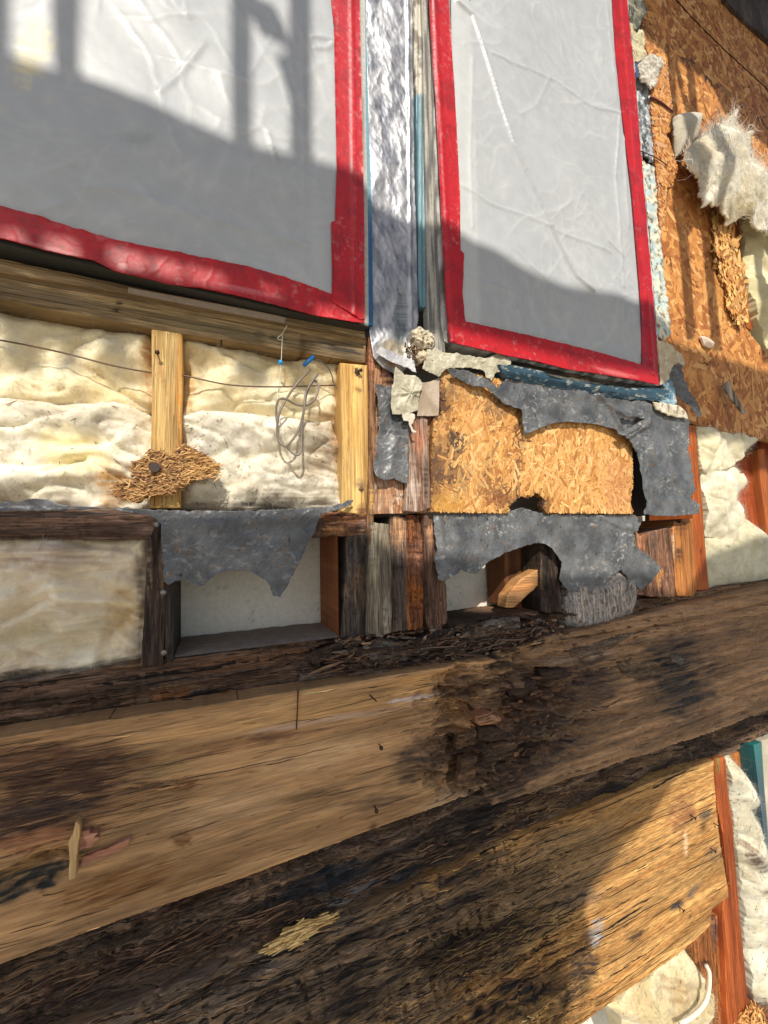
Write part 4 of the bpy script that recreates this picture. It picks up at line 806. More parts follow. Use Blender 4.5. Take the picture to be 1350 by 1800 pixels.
board("wall_stud", [(716, 905), (740, 905), (748, 990), (746, 1105), (718, 1108), (717, 1000)], .0, .12, "orange-brown broken stud with peeling layers, in the bunch of short studs", (168, 104, 62), (120, 76, 50), 615, 'Z', "stud", m=RZ, rot=.004, chunk=.004, rag=.002, group=SG, res=.0015, spots=[(733, 985, 16, 34, 0, (150, 106, 86), .7), (733, 1045, 16, 26, 0, (190, 112, 48), .6), (727, 960, 12, 8, 0, (60, 44, 38), .7)])
board("wall_stud", [(745, 900), (766, 918), (768, 960), (776, 1000), (786, 1030), (787, 1092), (775, 1112), (757, 1108), (750, 1080), (748, 1000)], -.004, .12, "curved brown stud at the right end of the bunched short studs", (138, 104, 84), (112, 84, 68), 617, 'Z', "stud", m=RZ, rot=.003, rag=.0015, group=SG, res=.0015, spots=[(758, 940, 8, 20, 0, (200, 150, 112), .7), (752, 1050, 6, 60, 0, (70, 52, 42), .7)])
board("timber_block", [(286, 900), (566, 900), (566, 944), (300, 950), (286, 950)], .001, .14, "block hidden behind the torn black membrane over the open lower bay", (110, 84, 64), (84, 64, 50), 651, cat="timber", m=RX, rot=.001)  # added out of sight so no sun strikes the panel behind
board("wood_offcut", [(889, 1068), (892, 1047), (914, 1019), (940, 1004), (964, 994), (964, 1008), (944, 1031), (920, 1053), (904, 1068)], .015, .03, "sunlit tan offcut standing at a slant inside the torn arch", (224, 168, 110), (200, 140, 84), 653, cat="offcut", amp=.001, res=.0015, rag=.001)  # added piece, cut to the patch of sun on the stud
# right lower studs (beyond the band of membrane)
board("wall_stud", [(885, 950), (905, 940), (950, 940), (965, 960), (968, 1000), (966, 1070), (940, 1072), (890, 1066)], .07, .07, "short brown stud inside the torn arch, partly sunlit", (150, 96, 60), (110, 70, 44), 619, 'Z', "stud", rot=.001)
board("wall_stud", [(950, 935), (985, 935), (988, 1075), (965, 1078), (952, 1074)], .004, .13, "dark stud at the right side of the torn arch", (92, 74, 62), (60, 48, 40), 621, 'Z', "stud", m=RZ, rot=.004, dark=.5, rag=.001)
R3 = lambda pts: reg(1080, 720, 5, pts)
board("wall_stud", R3([(190, 1060), (230, 1110), (330, 1070), (500, 1030), (515, 1100), (540, 1640), (430, 1650), (300, 1640), (180, 1620), (170, 1300), (165, 1200)]), .0, .12, "weathered stud with streaks behind the right tip of the membrane band", (168, 124, 96), (128, 92, 72), 623, 'Z', "stud", m=RZ, rot=.002, rag=.0015, spots=[(1150, 950, 8, 20, 0, (90, 76, 70), .6), (1158, 1010, 8, 20, 0, (220, 160, 90), .7), (1130, 940, 8, 30, 0, (196, 130, 90), .6)], res=(.003, .002))
board("wall_stud", R3([(515, 1050), (530, 980), (580, 1000), (600, 960), (690, 960), (700, 1100), (730, 1580), (700, 1640), (560, 1640), (540, 1560)]), -.002, .12, "golden orange stud with one large knot, lower right bay", (222, 150, 84), (196, 124, 64), 625, 'Z', "stud", spots=[(1193, 975, 7, 13, 0, (100, 70, 50), .8, .4), (1195, 925, 14, 14, 0, (50, 34, 26), .8), (1184, 985, 1.6, 60, 0, (235, 210, 170), .8)], rag=.001, res=(.003, .002))
board("wall_stud", R3([(640, 130), (715, 145), (745, 500), (775, 800), (800, 1200), (835, 1580), (735, 1590), (715, 1380), (695, 1000), (690, 600), (650, 450)]), .0, .13, "tall bright orange stud left of the white insulation", (214, 118, 56), (188, 94, 42), 627, 'Z', "stud", spots=[(1232, 970, 2, 8, 0, (80, 40, 26), .7), (1210, 830, 2, 10, 0, (120, 60, 30), .6)], res=(.004, .003))

# white folded insulation right
batt("insulation_batt", R3([(715, 140), (860, 150), (1060, 200), (1240, 262), (1195, 330), (1130, 430), (1045, 490), (940, 530), (830, 560), (750, 540)]), .012, .022, 71, "folded top lobe of white insulation right of the tall orange stud", (238, 230, 200), (226, 216, 180), edge=.05, res=(.005, .003), t=.09, sc=.6, rag=.004, fz=120, group=IG,
     lines=[(R3([(850, 160), (830, 300), (790, 480)]), .02, .012)])
batt("insulation_batt", R3([(745, 535), (900, 540), (1040, 505), (1120, 570), (1145, 650), (1110, 770), (1140, 940), (1090, 1050), (1020, 1200), (960, 1190), (900, 1120), (800, 1120), (780, 800)]), .018, .02, 73, "upright middle lobe of white insulation right of the tall orange stud", (240, 234, 208), (224, 214, 184), edge=.05, res=(.005, .003), t=.09, sc=.7, rag=.004, fz=120, group=IG,
     spots=[(1248, 905, 12, 60, 0, (190, 180, 150), .4)], lines=[(R3([(1050, 520), (1050, 800), (1040, 1100)]), .02, .012)])
batt("insulation_batt", R3([(795, 1130), (900, 1130), (1010, 1190), (1130, 960), (1300, 1080), (1400, 1160), (1900, 1500), (1900, 1350), (1900, 1420), (1350, 1490), (890, 1550), (830, 1585), (810, 1300)]), .022, .012, 75, "smooth bottom part of white insulation lying against the big beam at the right", (228, 220, 188), (214, 206, 172), edge=.03, res=(.005, .003), t=.09, sc=.4, rag=.002, group=IG)
board("wall_board", R3([(1040, 490), (1130, 430), (1260, 330), (1290, 270), (1500, 300), (1800, 360), (1800, 1400), (1400, 1200), (1130, 1000), (1050, 950)]), .075, .04, "wide red-orange board behind the white insulation", (192, 92, 44), (168, 78, 38), 631, 'Z', "board", res=(.006, .004), spots=[(1330, 870, 60, 2, 0, (120, 60, 36), .5)])
board("wall_stud", R3([(1262, 350), (1330, 340), (1345, 500), (1375, 800), (1400, 1180), (1345, 1140), (1320, 900), (1285, 600)]), .05, .05, "orange stud edge at the right border above the big beam", (216, 128, 66), (200, 110, 54), 633, 'Z', "stud", res=(.006, .004))

# clump of grey fuzz on the sill
fp = R6([(672, 260), (720, 285), (780, 290), (840, 265), (900, 270), (915, 330), (905, 380), (915, 400), (860, 420), (830, 440), (830, 462), (740, 466), (690, 440), (676, 380), (690, 330)])
mb = MB(); slab(mb, fp, .008, .05, .0015, lambda x, z, px, py, E: .022*np.sqrt(np.clip(E/.03, 0, 1))+.012*(ridge(x*30, z*16, 3, 5, .65)-.5)+.002*(fbm(x*220, z*160, 4)-.5),
     lambda x, z, px, py, E, H: mixc(mixc(L(140, 122, 108), L(96, 80, 70), sm(.35, .65, fbm(x*40, z*20, 5, 5))), L(196, 190, 182), sm(.5, .66, ridge(x*90, z*40, 6, 4))*.55), rag=.009)
q = rand_in(fp, .008, 1500); n = len(q); D = np.stack([rng.normal(size=n)*.5, -np.abs(rng.normal(size=n))*.25, -1+rng.normal(size=n)*.6], 1)
ribbons(mb, np.stack([q[:, 0], np.full(n, -.008), q[:, 1]], 1), D, .006+rng.random(n)*.016, np.full(n, .0004), rng.normal(size=n)*.6, pick([(200, 194, 186), (150, 134, 120), (110, 92, 80), (180, 168, 156)], n), mi=0)
tag(mb.build("fuzzy_clump", RZ), "grey-brown fuzzy clump hanging below the sunlit membrane band onto the beam", "insulation")

# ------------------------------------------------------------------ sill plate and boards below
sp_top = [(-160, 1228), (0, 1203), (120, 1184), (250, 1166), (300, 1160), (450, 1140), (590, 1122), (660, 1124), (700, 1116), (790, 1100), (850, 1093), (985, 1072), (1060, 1072), (1120, 1060), (1240, 1038), (1350, 1020), (1800, 930)]
sp_bot = [(1800, 1010), (1350, 1082), (1125, 1110), (990, 1150), (850, 1190), (520, 1250), (0, 1340), (-160, 1370)]
def sill_h(x, z, px, py, E):
    ck = cracks(x, z, 0, 12, 120, (0, 1090, 1300, 1330), (.03, .25), (.002, .008))
    r = sm(430, 640, px)*(1-sm(1130, 1230, px))
    base = wood_h('X', .001, 71, .003)(x, z, px, py, E)
    deep = wood_h('X', .002, 73, .012, .020)(x, z, px, py, E)
    lo = sm(0, 1, (py-(1240-.13*px))/30)*(1-r)*.012*fbm(x*20, z*50, 5)
    return base*(1-r)+deep*r-lo-.006*r+ck
board("sill_plate", sp_top+sp_bot, .0, .15, "rotting sill plate running the whole width on top of the rim board", (132, 100, 76), (98, 74, 58), 701, cat="timber", m=RX, hfn=sill_h, dark=.45, big=26, fib=9000, chk_shade=1400, hi=900, chk_w=(.0005, .0028), rag=.002, res=(.0028, .0013), rnd=.002,
      spots=[(100, 1210, 160, 14, -8, (120, 92, 74), .7), (60, 1190, 140, 6, -8, (150, 140, 124), .7), (420, 1165, 140, 14, -8, (126, 90, 64), .7), (190, 1260, 160, 16, -8, (50, 34, 26), .7), (300, 1225, 40, 12, -8, (150, 90, 46), .7), (352, 1222, 22, 10, 0, (52, 44, 50), .8),
             (660, 1165, 150, 22, -8, (52, 40, 34), .8), (690, 1136, 40, 10, -6, (120, 112, 106), .7), (800, 1110, 80, 10, -6, (110, 98, 86), .6), (850, 1130, 60, 14, -8, (110, 92, 78), .6), (900, 1150, 80, 12, -8, (44, 34, 30), .7), (1050, 1120, 60, 12, -8, (110, 90, 72), .5), (1280, 1040, 200, 14, -10, (136, 104, 74), .7), (580, 1190, 90, 5, -8, (140, 120, 96), .5), (60, 1285, 120, 10, -8, (96, 64, 40), .6)])
# dirt lying on the ledge in the open bay
mb = MB(); y0 = W(300, 1160, 0)[2]; xa, xb = W(306, 1160, 0)[0], W(606, 1123, 0)[0]
nx_, ny_ = 90, 40; a, b = np.meshgrid(np.linspace(0, 1, nx_), np.linspace(0, 1, ny_), indexing='ij'); a = a.ravel(); b = b.ravel()
X = xa+a*(xb-xa); Yy = .003+b*.14; zz = W(450, 1141, 0)[2]+.002+.004*fbm(X*60, Yy*60, 5)*sm(0, .1, b)
i = (np.arange(nx_-1)[:, None]*ny_+np.arange(ny_-1)).ravel()
mb.add(np.stack([X, Yy, zz], 1), np.stack([i, i+ny_, i+ny_+1, i+1], 1), mixc(L(150, 138, 126), L(120, 106, 92), fbm(X*50, Yy*80, 3)))
tag(mb.build("dust_layer", PAPER), "grey dust on the ledge of the open lower bay", "dust", kind='stuff')

def rim_h(x, z, px, py, E):
    r = blob(px, py, 860, 1290, 120, 130, 0, 5, .5, .6); q = blob(px, py, 60, 1400, 230, 90, -8, 6, .4, .6)
    h = wood_h('X', .0009, 81)(x, z, px, py, E)
    deep = wood_h('X', .002, 83, .012, .024)(x, z, px, py, E)-.014
    gouge = blob(px, py, 50, 1540, 90, 26, -18, 8, .3, .4)
    return cracks(x, z, -.045, 5, 26, (0, 1300, 860, 1600), (.03, .2), (.001, .003), (.0005, .0009))+cracks(x, z, -.045, 6, 30, (0, 1320, 300, 1500), (.03, .16), (.002, .005))+h*(1-r)+deep*r+q*.8*(ridge(x*5, z*70, 9, 4)-.6)*.004-.014*gouge-.010*blob(px, py, 90, 1500, 60, 18, -18, 9, .4, .4)
rb = [(-160, 1328), (0, 1298), (150, 1272), (300, 1250), (520, 1215), (700, 1186), (850, 1163), (900, 1152), (905, 1180), (880, 1200), (850, 1235), (842, 1262), (870, 1285), (862, 1310), (880, 1335), (872, 1360), (884, 1380), (860, 1386), (640, 1464), (420, 1546), (200, 1622), (0, 1696), (-160, 1750)]
TAN1, TAN2 = (208, 162, 110), (180, 136, 90)
rimboard = board("rim_board", rb, -.045, .045, "wide tan rim board with water stains and stray nails, left half of the wall foot", TAN1, TAN2, 711, hfn=rim_h, rag=.0012, fib=4500, chk_shade=1500, hi=500, chk_w=(.0003, .0014), chk_shade_c=(66, 46, 32), ckeep=lambda px, py: .07+blob(px, py, 850, 1290, 130, 130, 0, 5, .5, .6)+.8*blob(px, py, 90, 1390, 220, 90, -8, 6, .4, .6), fkeep=lambda px, py: .06+blob(px, py, 860, 1290, 120, 130, 0, 5, .5, .6)+.7*blob(px, py, 70, 1400, 200, 90, -8, 6, .4, .6), res=(.0026, .0012), sc=.8, cat="board", knots=[(780, 1350, .012), (640, 1425, .008)],
      spots=[(110, 1370, 190, 60, -4, (84, 54, 36), .9), (60, 1330, 160, 30, -6, (104, 70, 46), .7), (40, 1440, 130, 40, -8, (74, 48, 36), .9), (90, 1420, 120, 16, -8, (56, 44, 42), .7), (60, 1480, 100, 20, -14, (150, 92, 60), .6), (30, 1555, 100, 26, -20, (44, 42, 34), .95, .3), (70, 1520, 110, 12, -22, (150, 110, 60), .7),
             (370, 1320, 200, 16, -12, (126, 86, 54), .6), (300, 1345, 60, 26, -20, (176, 140, 92), .5), (325, 1380, 26, 14, -20, (120, 78, 40), .7, .3), (330, 1290, 120, 12, -10, (200, 152, 96), .5), (600, 1240, 260, 16, -12, (206, 160, 100), .5), (480, 1295, 50, 10, -6, (110, 74, 50), .7), (560, 1268, 160, 6, -9, (190, 160, 136), .6), (730, 1228, 50, 5, -8, (210, 196, 190), .7, .4),
             (620, 1335, 150, 30, -14, (196, 150, 104), .4), (660, 1410, 70, 18, -8, (110, 84, 60), .6), (420, 1500, 260, 16, -18, (150, 112, 74), .6), (200, 1560, 140, 40, -20, (120, 78, 34), .7), (350, 1540, 90, 16, -22, (120, 84, 40), .5), (120, 1640, 160, 14, -20, (140, 108, 74), .6), (320, 1475, 20, 14, 0, (110, 70, 36), .7, .3),
             (760, 1340, 80, 44, -10, (74, 56, 44), .8), (800, 1310, 70, 60, 0, (100, 72, 50), .6), (830, 1210, 70, 30, -10, (80, 58, 42), .7), (845, 1330, 40, 60, 0, (64, 46, 36), .8), (800, 1400, 70, 20, -20, (176, 144, 108), .6), (720, 1280, 90, 22, -10, (140, 104, 70), .5), (550, 1400, 60, 14, -10, (120, 92, 62), .6), (250, 1420, 90, 24, -20, (160, 122, 80), .5), (740, 1195, 90, 10, -8, (196, 146, 86), .6), (820, 1270, 26, 26, 0, (160, 110, 60), .5), (884, 1170, 34, 16, -10, (62, 46, 34), 1, .5), (850, 1370, 44, 14, -20, (90, 70, 52), .7), (400, 1420, 120, 30, -16, (196, 158, 116), .6), (560, 1330, 120, 24, -14, (204, 166, 122), .5), (220, 1470, 120, 16, -20, (134, 104, 68), .5), (500, 1440, 160, 10, -20, (128, 98, 66), .5)])
def beam_h(x, z, px, py, E):
    h = wood_h('X', .0012, 91, .0035, 0)(x, z, px, py, E); r = blob(px, py, 920, 1240, 150, 120, 0, 15, .5, .6)
    deep = wood_h('X', .002, 93, .012, .022)(x, z, px, py, E)-.012
    g = 0
    for ln in ([(1125, 1110), (1350, 1062), (1800, 960)], [(1100, 1085), (1350, 1040), (1800, 940)]):
        qq = W([p[0] for p in ln], [p[1] for p in ln], -.04)[:, [0, 2]]; g = g+.006*np.exp(-(polydist(x, z, qq)/.0025)**2)
    return h*(1-r)+deep*r-g+cracks(x, z, -.036, 8, 150, (840, 1110, 1350, 1300), (.03, .3))
bm = [(825, 1170), (900, 1150), (960, 1125), (1010, 1112), (1125, 1084), (1240, 1056), (1350, 1031), (1800, 925), (1800, 1130), (1350, 1250), (1200, 1306), (1043, 1358), (960, 1385), (870, 1418), (852, 1400), (860, 1300), (835, 1230)]
board("rotten_beam", bm, -.036, .036, "blackened rotten beam across the right half, below the short studs", (190, 148, 106), (156, 120, 84), 721, hfn=beam_h, m=WX, dark=.15, big=26, fib=6000, chk_shade=1500, hi=900, ckeep=lambda px, py: .22+blob(px, py, 980, 1230, 170, 130, -10, 5, .5, .6), rag=.002, res=(.003, .0013),
      spots=[(1190, 1170, 80, 60, -15, (40, 36, 36), .9), (1200, 1230, 60, 40, -15, (50, 44, 42), .8), (1240, 1130, 80, 20, -15, (60, 50, 44), .6), (1300, 1110, 120, 60, -15, (132, 100, 70), .6), (1000, 1200, 120, 50, -15, (70, 52, 42), .7), (900, 1240, 60, 60, 0, (66, 44, 32), .8), (880, 1262, 34, 12, 10, (190, 136, 96), .9, .4), (940, 1230, 50, 20, -10, (70, 46, 34), .7), (960, 1290, 110, 30, -20, (74, 58, 46), .8), (1050, 1220, 60, 20, -15, (84, 66, 52), .7), (1080, 1270, 120, 30, -20, (120, 92, 64), .6), (980, 1320, 80, 16, -20, (56, 48, 46), .7), (885, 1385, 60, 34, -20, (58, 44, 34), 1, .5), (940, 1360, 70, 14, -22, (80, 62, 46), .8), (850, 1185, 40, 20, -10, (70, 52, 38), .9), (900, 1340, 50, 40, 0, (60, 42, 32), .7), (1010, 1160, 80, 8, -10, (170, 150, 130), .5), (1110, 1160, 50, 16, -10, (140, 108, 78), .6), (1300, 1050, 200, 12, -12, (150, 116, 82), .6), (1220, 1280, 140, 14, -20, (110, 86, 62), .5), (900, 1160, 60, 8, -12, (160, 120, 76), .5)])
# mid dark board
mbd = [(-200, 1738), (0, 1686), (200, 1612), (420, 1536), (640, 1454), (860, 1376), (1043, 1348), (1200, 1300), (1350, 1246), (1800, 1120), (1800, 1150), (1350, 1292), (1300, 1318), (1250, 1340), (1165, 1374), (1000, 1442), (840, 1518), (670, 1598), (450, 1690), (250, 1768), (0, 1880), (-200, 1960)]
darkboard = board("rotten_board", mbd, -.012, .03, "dark furrowed rotten board running diagonally in view below the rim board", (128, 102, 78), (92, 74, 60), 731, m=RX, dark=.6, rot=.006, chunk=.006, rag=.002, fib=9000, big=40, chk_shade=1500, hi=1400, chk_w=(.0005, .0026), res=(.003, .0013),
      spots=[(560, 1555, 160, 18, -22, (46, 47, 50), .8), (600, 1580, 150, 8, -22, (140, 136, 132), .6), (330, 1590, 120, 10, -22, (60, 40, 28), .7), (560, 1625, 70, 14, -22, (196, 160, 96), .9, .4), (150, 1720, 160, 20, -20, (84, 62, 48), .7), (1000, 1400, 160, 14, -24, (120, 92, 62), .6), (900, 1450, 120, 10, -24, (40, 34, 32), .7), (1180, 1350, 120, 10, -20, (70, 56, 46), .7), (1120, 1350, 60, 8, -20, (130, 104, 74), .5), (400, 1650, 200, 10, -22, (130, 100, 70), .5), (60, 1800, 120, 24, -22, (60, 44, 36), .6), (800, 1450, 160, 16, -24, (44, 36, 32), .9), (940, 1420, 90, 14, -24, (150, 120, 84), .7), (720, 1530, 90, 10, -24, (36, 34, 36), .9), (1080, 1390, 90, 8, -24, (44, 38, 36), .8), (250, 1690, 120, 12, -22, (48, 38, 32), .8), (420, 1600, 90, 8, -22, (140, 112, 84), .6)])
lbd = [(-200, 1955), (0, 1874), (250, 1762), (450, 1684), (670, 1591), (840, 1511), (1000, 1436), (1165, 1367), (1255, 1337), (1256, 1370), (1261, 1430), (1266, 1480), (1280, 1560), (1281, 1577), (1252, 1600), (1249, 1628), (1225, 1650), (1190, 1680), (1140, 1715), (1085, 1755), (1000, 1835), (900, 1925), (600, 2200), (-200, 2600)]
def low_h(x, z, px, py, E):
    r = 1-sm(900, 1090, px-.25*(py-1600)); h = wood_h('X', .0010, 101)(x, z, px, py, E)
    deep = wood_h('X', .0015, 103, .0065, .003)(x, z, px, py, E)-.003; k = blob(px, py, 860, 1640, 160, 40, -25, 17, .5, .6)
    return h*(1-r)+deep*r-.006*k*ridge(x*4, z*70, 17, 4)+cracks(x, z, -.028, 9, 230, (0, 1550, 1000, 2100), (.05, .45), (.003, .011), (.0008, .0018))+cracks(x, z, -.028, 10, 24, (1000, 1380, 1270, 1750), (.04, .2), (.001, .003))
lowboard = board("lower_board", lbd, -.028, .03, "lowest wide board, blackened at left and golden in the sun at its right end", (218, 168, 102), (188, 136, 76), 741, hfn=low_h, m=RX, rag=.001, fib=12000, big=90, chk_shade=3000, hi=2600, chk_l=(.02, .35), chk_w=(.0004, .0024), ckeep=lambda px, py: .10+.90*(1-sm(880, 1080, px-.25*(py-1600))), fkeep=lambda px, py: .15+.85*(1-sm(900, 1090, px-.25*(py-1600))), res=(.003, .0014), sc=.9, knots=[(1215, 1440, .016), (1192, 1595, .006), (1247, 1490, .006)],
      spots=[(300, 1800, 420, 170, -22, (128, 108, 88), .98, .25), (700, 1700, 340, 120, -26, (126, 102, 76), .98, .25), (900, 1560, 220, 70, -26, (138, 110, 78), .95), (1000, 1500, 120, 50, -28, (150, 118, 76), .6), (820, 1660, 120, 24, -28, (140, 112, 70), .6), (880, 1650, 100, 12, -28, (50, 40, 32), .8), (760, 1690, 100, 14, -28, (56, 48, 42), .7), (560, 1740, 160, 14, -24, (54, 46, 42), .8), (400, 1700, 160, 12, -24, (120, 104, 90), .5), (900, 1770, 110, 40, -30, (44, 38, 36), .8), (1000, 1740, 50, 40, -35, (70, 54, 40), .7), (820, 1540, 80, 16, -26, (50, 46, 46), .7), (700, 1560, 90, 14, -26, (84, 74, 66), .6),
             (450, 1790, 120, 14, -24, (126, 104, 84), .6), (1048, 1640, 14, 30, 10, (160, 160, 160), .7, .5), (1030, 1700, 30, 40, 0, (50, 44, 42), .7), (1240, 1432, 14, 10, -30, (84, 76, 70), .7), (1255, 1500, 18, 16, -30, (100, 84, 74), .6), (1190, 1592, 16, 8, -30, (70, 64, 60), .8), (1220, 1565, 22, 8, -50, (96, 92, 86), .6), (1205, 1480, 4, 26, 0, (226, 190, 150), .8), (1118, 1645, 20, 10, -30, (70, 50, 36), .7), (1200, 1430, 26, 40, 30, (130, 80, 60), .5), (1000, 1800, 100, 20, -35, (110, 86, 56), .6), (660, 1640, 120, 14, -26, (40, 38, 38), .85), (620, 1770, 90, 30, -26, (50, 44, 42), .8), (350, 1760, 140, 14, -24, (58, 50, 44), .7), (820, 1590, 110, 12, -28, (60, 48, 40), .8), (480, 1730, 120, 8, -24, (46, 40, 36), .8), (940, 1640, 70, 26, -28, (150, 120, 76), .6), (730, 1610, 100, 14, -26, (150, 124, 96), .6), (200, 1780, 200, 20, -22, (120, 96, 76), .5)])

RZ2 = lambda pts: reg(527, 1055, 1.64, pts)
sillp = bpy.data.objects["sill_plate"]; rbm = bpy.data.objects["rotten_beam"]
for par_, dd, tt, c1_, c2_, poly_ in [
        (sillp, -.012, .02, (138, 126, 112), (104, 90, 78), [(470, 95), (520, 76), (560, 60), (640, 50), (640, 85), (600, 96), (560, 110), (510, 120), (480, 140)]),
        (sillp, -.014, .02, (142, 132, 122), (110, 100, 90), [(205, 130), (235, 110), (300, 128), (322, 160), (300, 180), (212, 190), (198, 160)]),
        (sillp, -.010, .012, (144, 124, 104), (96, 78, 62), [(0, 215), (150, 195), (250, 176), (320, 165), (318, 183), (150, 214), (0, 240)]),
        (sillp, -.006, .02, (98, 78, 62), (70, 54, 44), [(20, 160), (80, 140), (130, 125), (150, 150), (110, 172), (40, 190)]),
        (sillp, -.016, .02, (92, 74, 60), (60, 48, 40), [(330, 120), (400, 92), (470, 80), (440, 112), (380, 140), (330, 160)]),
        (rbm, -.040, .02, (166, 142, 118), (110, 88, 70), [(780, 140), (840, 128), (900, 110), (970, 95), (920, 132), (870, 160), (795, 168)]),
        (rbm, -.040, .02, (128, 104, 80), (96, 76, 58), [(925, 186), (955, 166), (1000, 170), (1045, 182), (1050, 212), (990, 236), (935, 216)]),
        (rbm, -.040, .02, (146, 138, 126), (104, 96, 86), [(1072, 152), (1100, 162), (1134, 180), (1108, 192), (1082, 178)]),
        (rimboard, -.054, .03, (214, 158, 118), (178, 124, 84), [(512, 336), (560, 328), (584, 346), (576, 362), (520, 364)]),
        (rimboard, -.050, .03, (126, 98, 72), (92, 70, 52), [(530, 432), (590, 408), (645, 418), (600, 462), (545, 470)]),
        (rimboard, -.048, .02, (140, 106, 74), (104, 78, 54), [(472, 458), (516, 452), (514, 505), (506, 545), (462, 548)]),
        (rimboard, -.049, .02, (130, 98, 68), (100, 74, 52), [(462, 384), (515, 372), (512, 420), (458, 436)]),
        (rimboard, -.050, .03, (104, 80, 58), (74, 56, 42), [(560, 480), (600, 476), (612, 520), (580, 560), (552, 540)]),
        (rimboard, -.050, .03, (96, 72, 54), (66, 50, 40), [(520, 368), (580, 372), (620, 400), (560, 412), (525, 410)]),
        (rbm, -.040, .03, (100, 72, 52), (66, 48, 36), [(700, 206), (760, 196), (790, 214), (740, 236), (704, 232)]),
        (rbm, -.040, .03, (90, 66, 50), (58, 44, 36), [(610, 240), (680, 230), (700, 262), (640, 284), (606, 270)])]:
    mb = MB(); sd = len(poly_)*7+int(poly_[0][0]) % 31
    slab(mb, RZ2(poly_), dd, tt, .0012, wood_h('X', .002, sd, .004, .003), wood_c(c1_, c2_, sd, 'X', dark=.2), rag=.003, seed=sd, round_=.004)
    drape(mb, RZ2(poly_), dd, wood_h('X', .002, sd, .004, .003), 40, (48, 36, 28), (.01, .04), (.0003, .001), 'X', .03, .002)  # dark strips paint shaded cracks onto the piece
    mb.build("broken_piece", RX, par_)
# loose splinters of the rotten wood: countless, so one object
mb = MB()
def loose(poly, d, n, cols, ln, wd, ang, spread, lift, tilt=.35): flakes(mb, poly, d, n, cols, ln, wd, ang, spread, .0012, lift, tilt=tilt, jit=.2)
DK = [(70, 52, 40), (96, 70, 52), (54, 40, 34), (120, 90, 66), (84, 62, 50), (134, 104, 78)]
loose([(560, 1150), (700, 1135), (985, 1095), (985, 1135), (850, 1160), (560, 1200)], -.002, 420, DK, (.01, .07), (.0008, .004), -.0, .16, .012, .12)
loose([(600, 1130), (800, 1108), (985, 1085), (985, 1130), (640, 1180)], -.004, 26, [(100, 88, 78), (84, 72, 62), (60, 50, 44)], (.03, .07), (.004, .010), -.02, .12, .010, .25)
loose([(590, 1120), (985, 1085), (1000, 1125), (600, 1185)], -.010, 520, DK+[(128, 114, 100)], (.003, .022), (.001, .005), 0, .35, .012, .3)
loose([(600, 1140), (985, 1095), (1000, 1120), (640, 1190)], -.008, 60, [(86, 68, 54), (70, 54, 44), (110, 92, 78), (52, 40, 34)], (.04, .12), (.002, .006), -.01, .10, .014, .10)
loose([(100, 1262), (560, 1195), (560, 1212), (100, 1280)], -.004, 160, DK+[(150, 96, 54)], (.008, .05), (.0006, .002), 0, .12, .006, .1)
loose([(850, 1190), (950, 1175), (980, 1290), (890, 1400), (855, 1330)], -.034, 130, [(92, 64, 46), (70, 48, 36), (56, 40, 32), (112, 78, 54)], (.008, .03), (.002, .008), .05, .25, .006, .2)
loose([(870, 1400), (1000, 1360), (1000, 1420), (860, 1480)], -.012, 130, DK+[(150, 116, 78)], (.012, .06), (.0006, .002), .0, .15, .008, .12)
loose([(740, 1690), (900, 1610), (960, 1620), (800, 1730)], -.028, 200, [(150, 120, 78), (110, 86, 60), (80, 62, 46), (60, 48, 40)], (.015, .07), (.0005, .0014), .03, .15, .006, .12)
loose([(0, 1740), (300, 1640), (700, 1520), (860, 1440), (860, 1470), (400, 1660), (0, 1800)], -.008, 200, DK+[(130, 100, 76)], (.015, .07), (.0006, .002), .03, .14, .006, .1)
loose([(985, 1110), (1200, 1070), (1200, 1110), (985, 1170)], -.026, 130, DK, (.01, .06), (.001, .003), 0, .15, .008, .12)
tag(mb.build("rotten_splinters", RX, smooth=False), "dark splinters and crumbs of rotten wood along the sill and boards", "splinters", kind='stuff')
mb = MB(); flakes(mb, [(500, 1630), (580, 1600), (592, 1612), (520, 1660), (460, 1680)], -.026, 130, [(206, 172, 110), (186, 150, 92), (226, 194, 134)], (.012, .04), (.001, .003), 0, .15, .001, .004)
tag(mb.build("torn_fibres", OSB, darkboard, smooth=False), "bright straw-coloured torn fibres")
mb = MB()
slab(mb, [(133, 1444), (140, 1452), (138, 1475), (134, 1500), (132, 1545), (121, 1547), (122, 1510), (120, 1480), (128, 1466)], -.062, .012, .0012, wood_h('Z', .001, 5, .001), wood_c((232, 196, 140), (206, 166, 108), 3, 'Z'), rag=.001)
tag(mb.build("splinter", WZ, rimboard), "pale upright splinter")
for poly, lab in (([(141, 1462), (160, 1456), (156, 1464), (174, 1462), (164, 1472), (176, 1474), (160, 1488), (140, 1494)], "pinkish fan of torn wood"), ([(145, 1508), (190, 1492), (230, 1472), (222, 1490), (190, 1506), (160, 1518), (142, 1524)], "long pinkish tongue of torn wood")):
    mb = MB(); slab(mb, poly, -.052, .010, .0012, wood_h('X', .0015, 5, .002), wood_c((224, 166, 134), (196, 134, 104), 3, 'X'), rag=.001); tag(mb.build("splinter", WX, rimboard), lab)
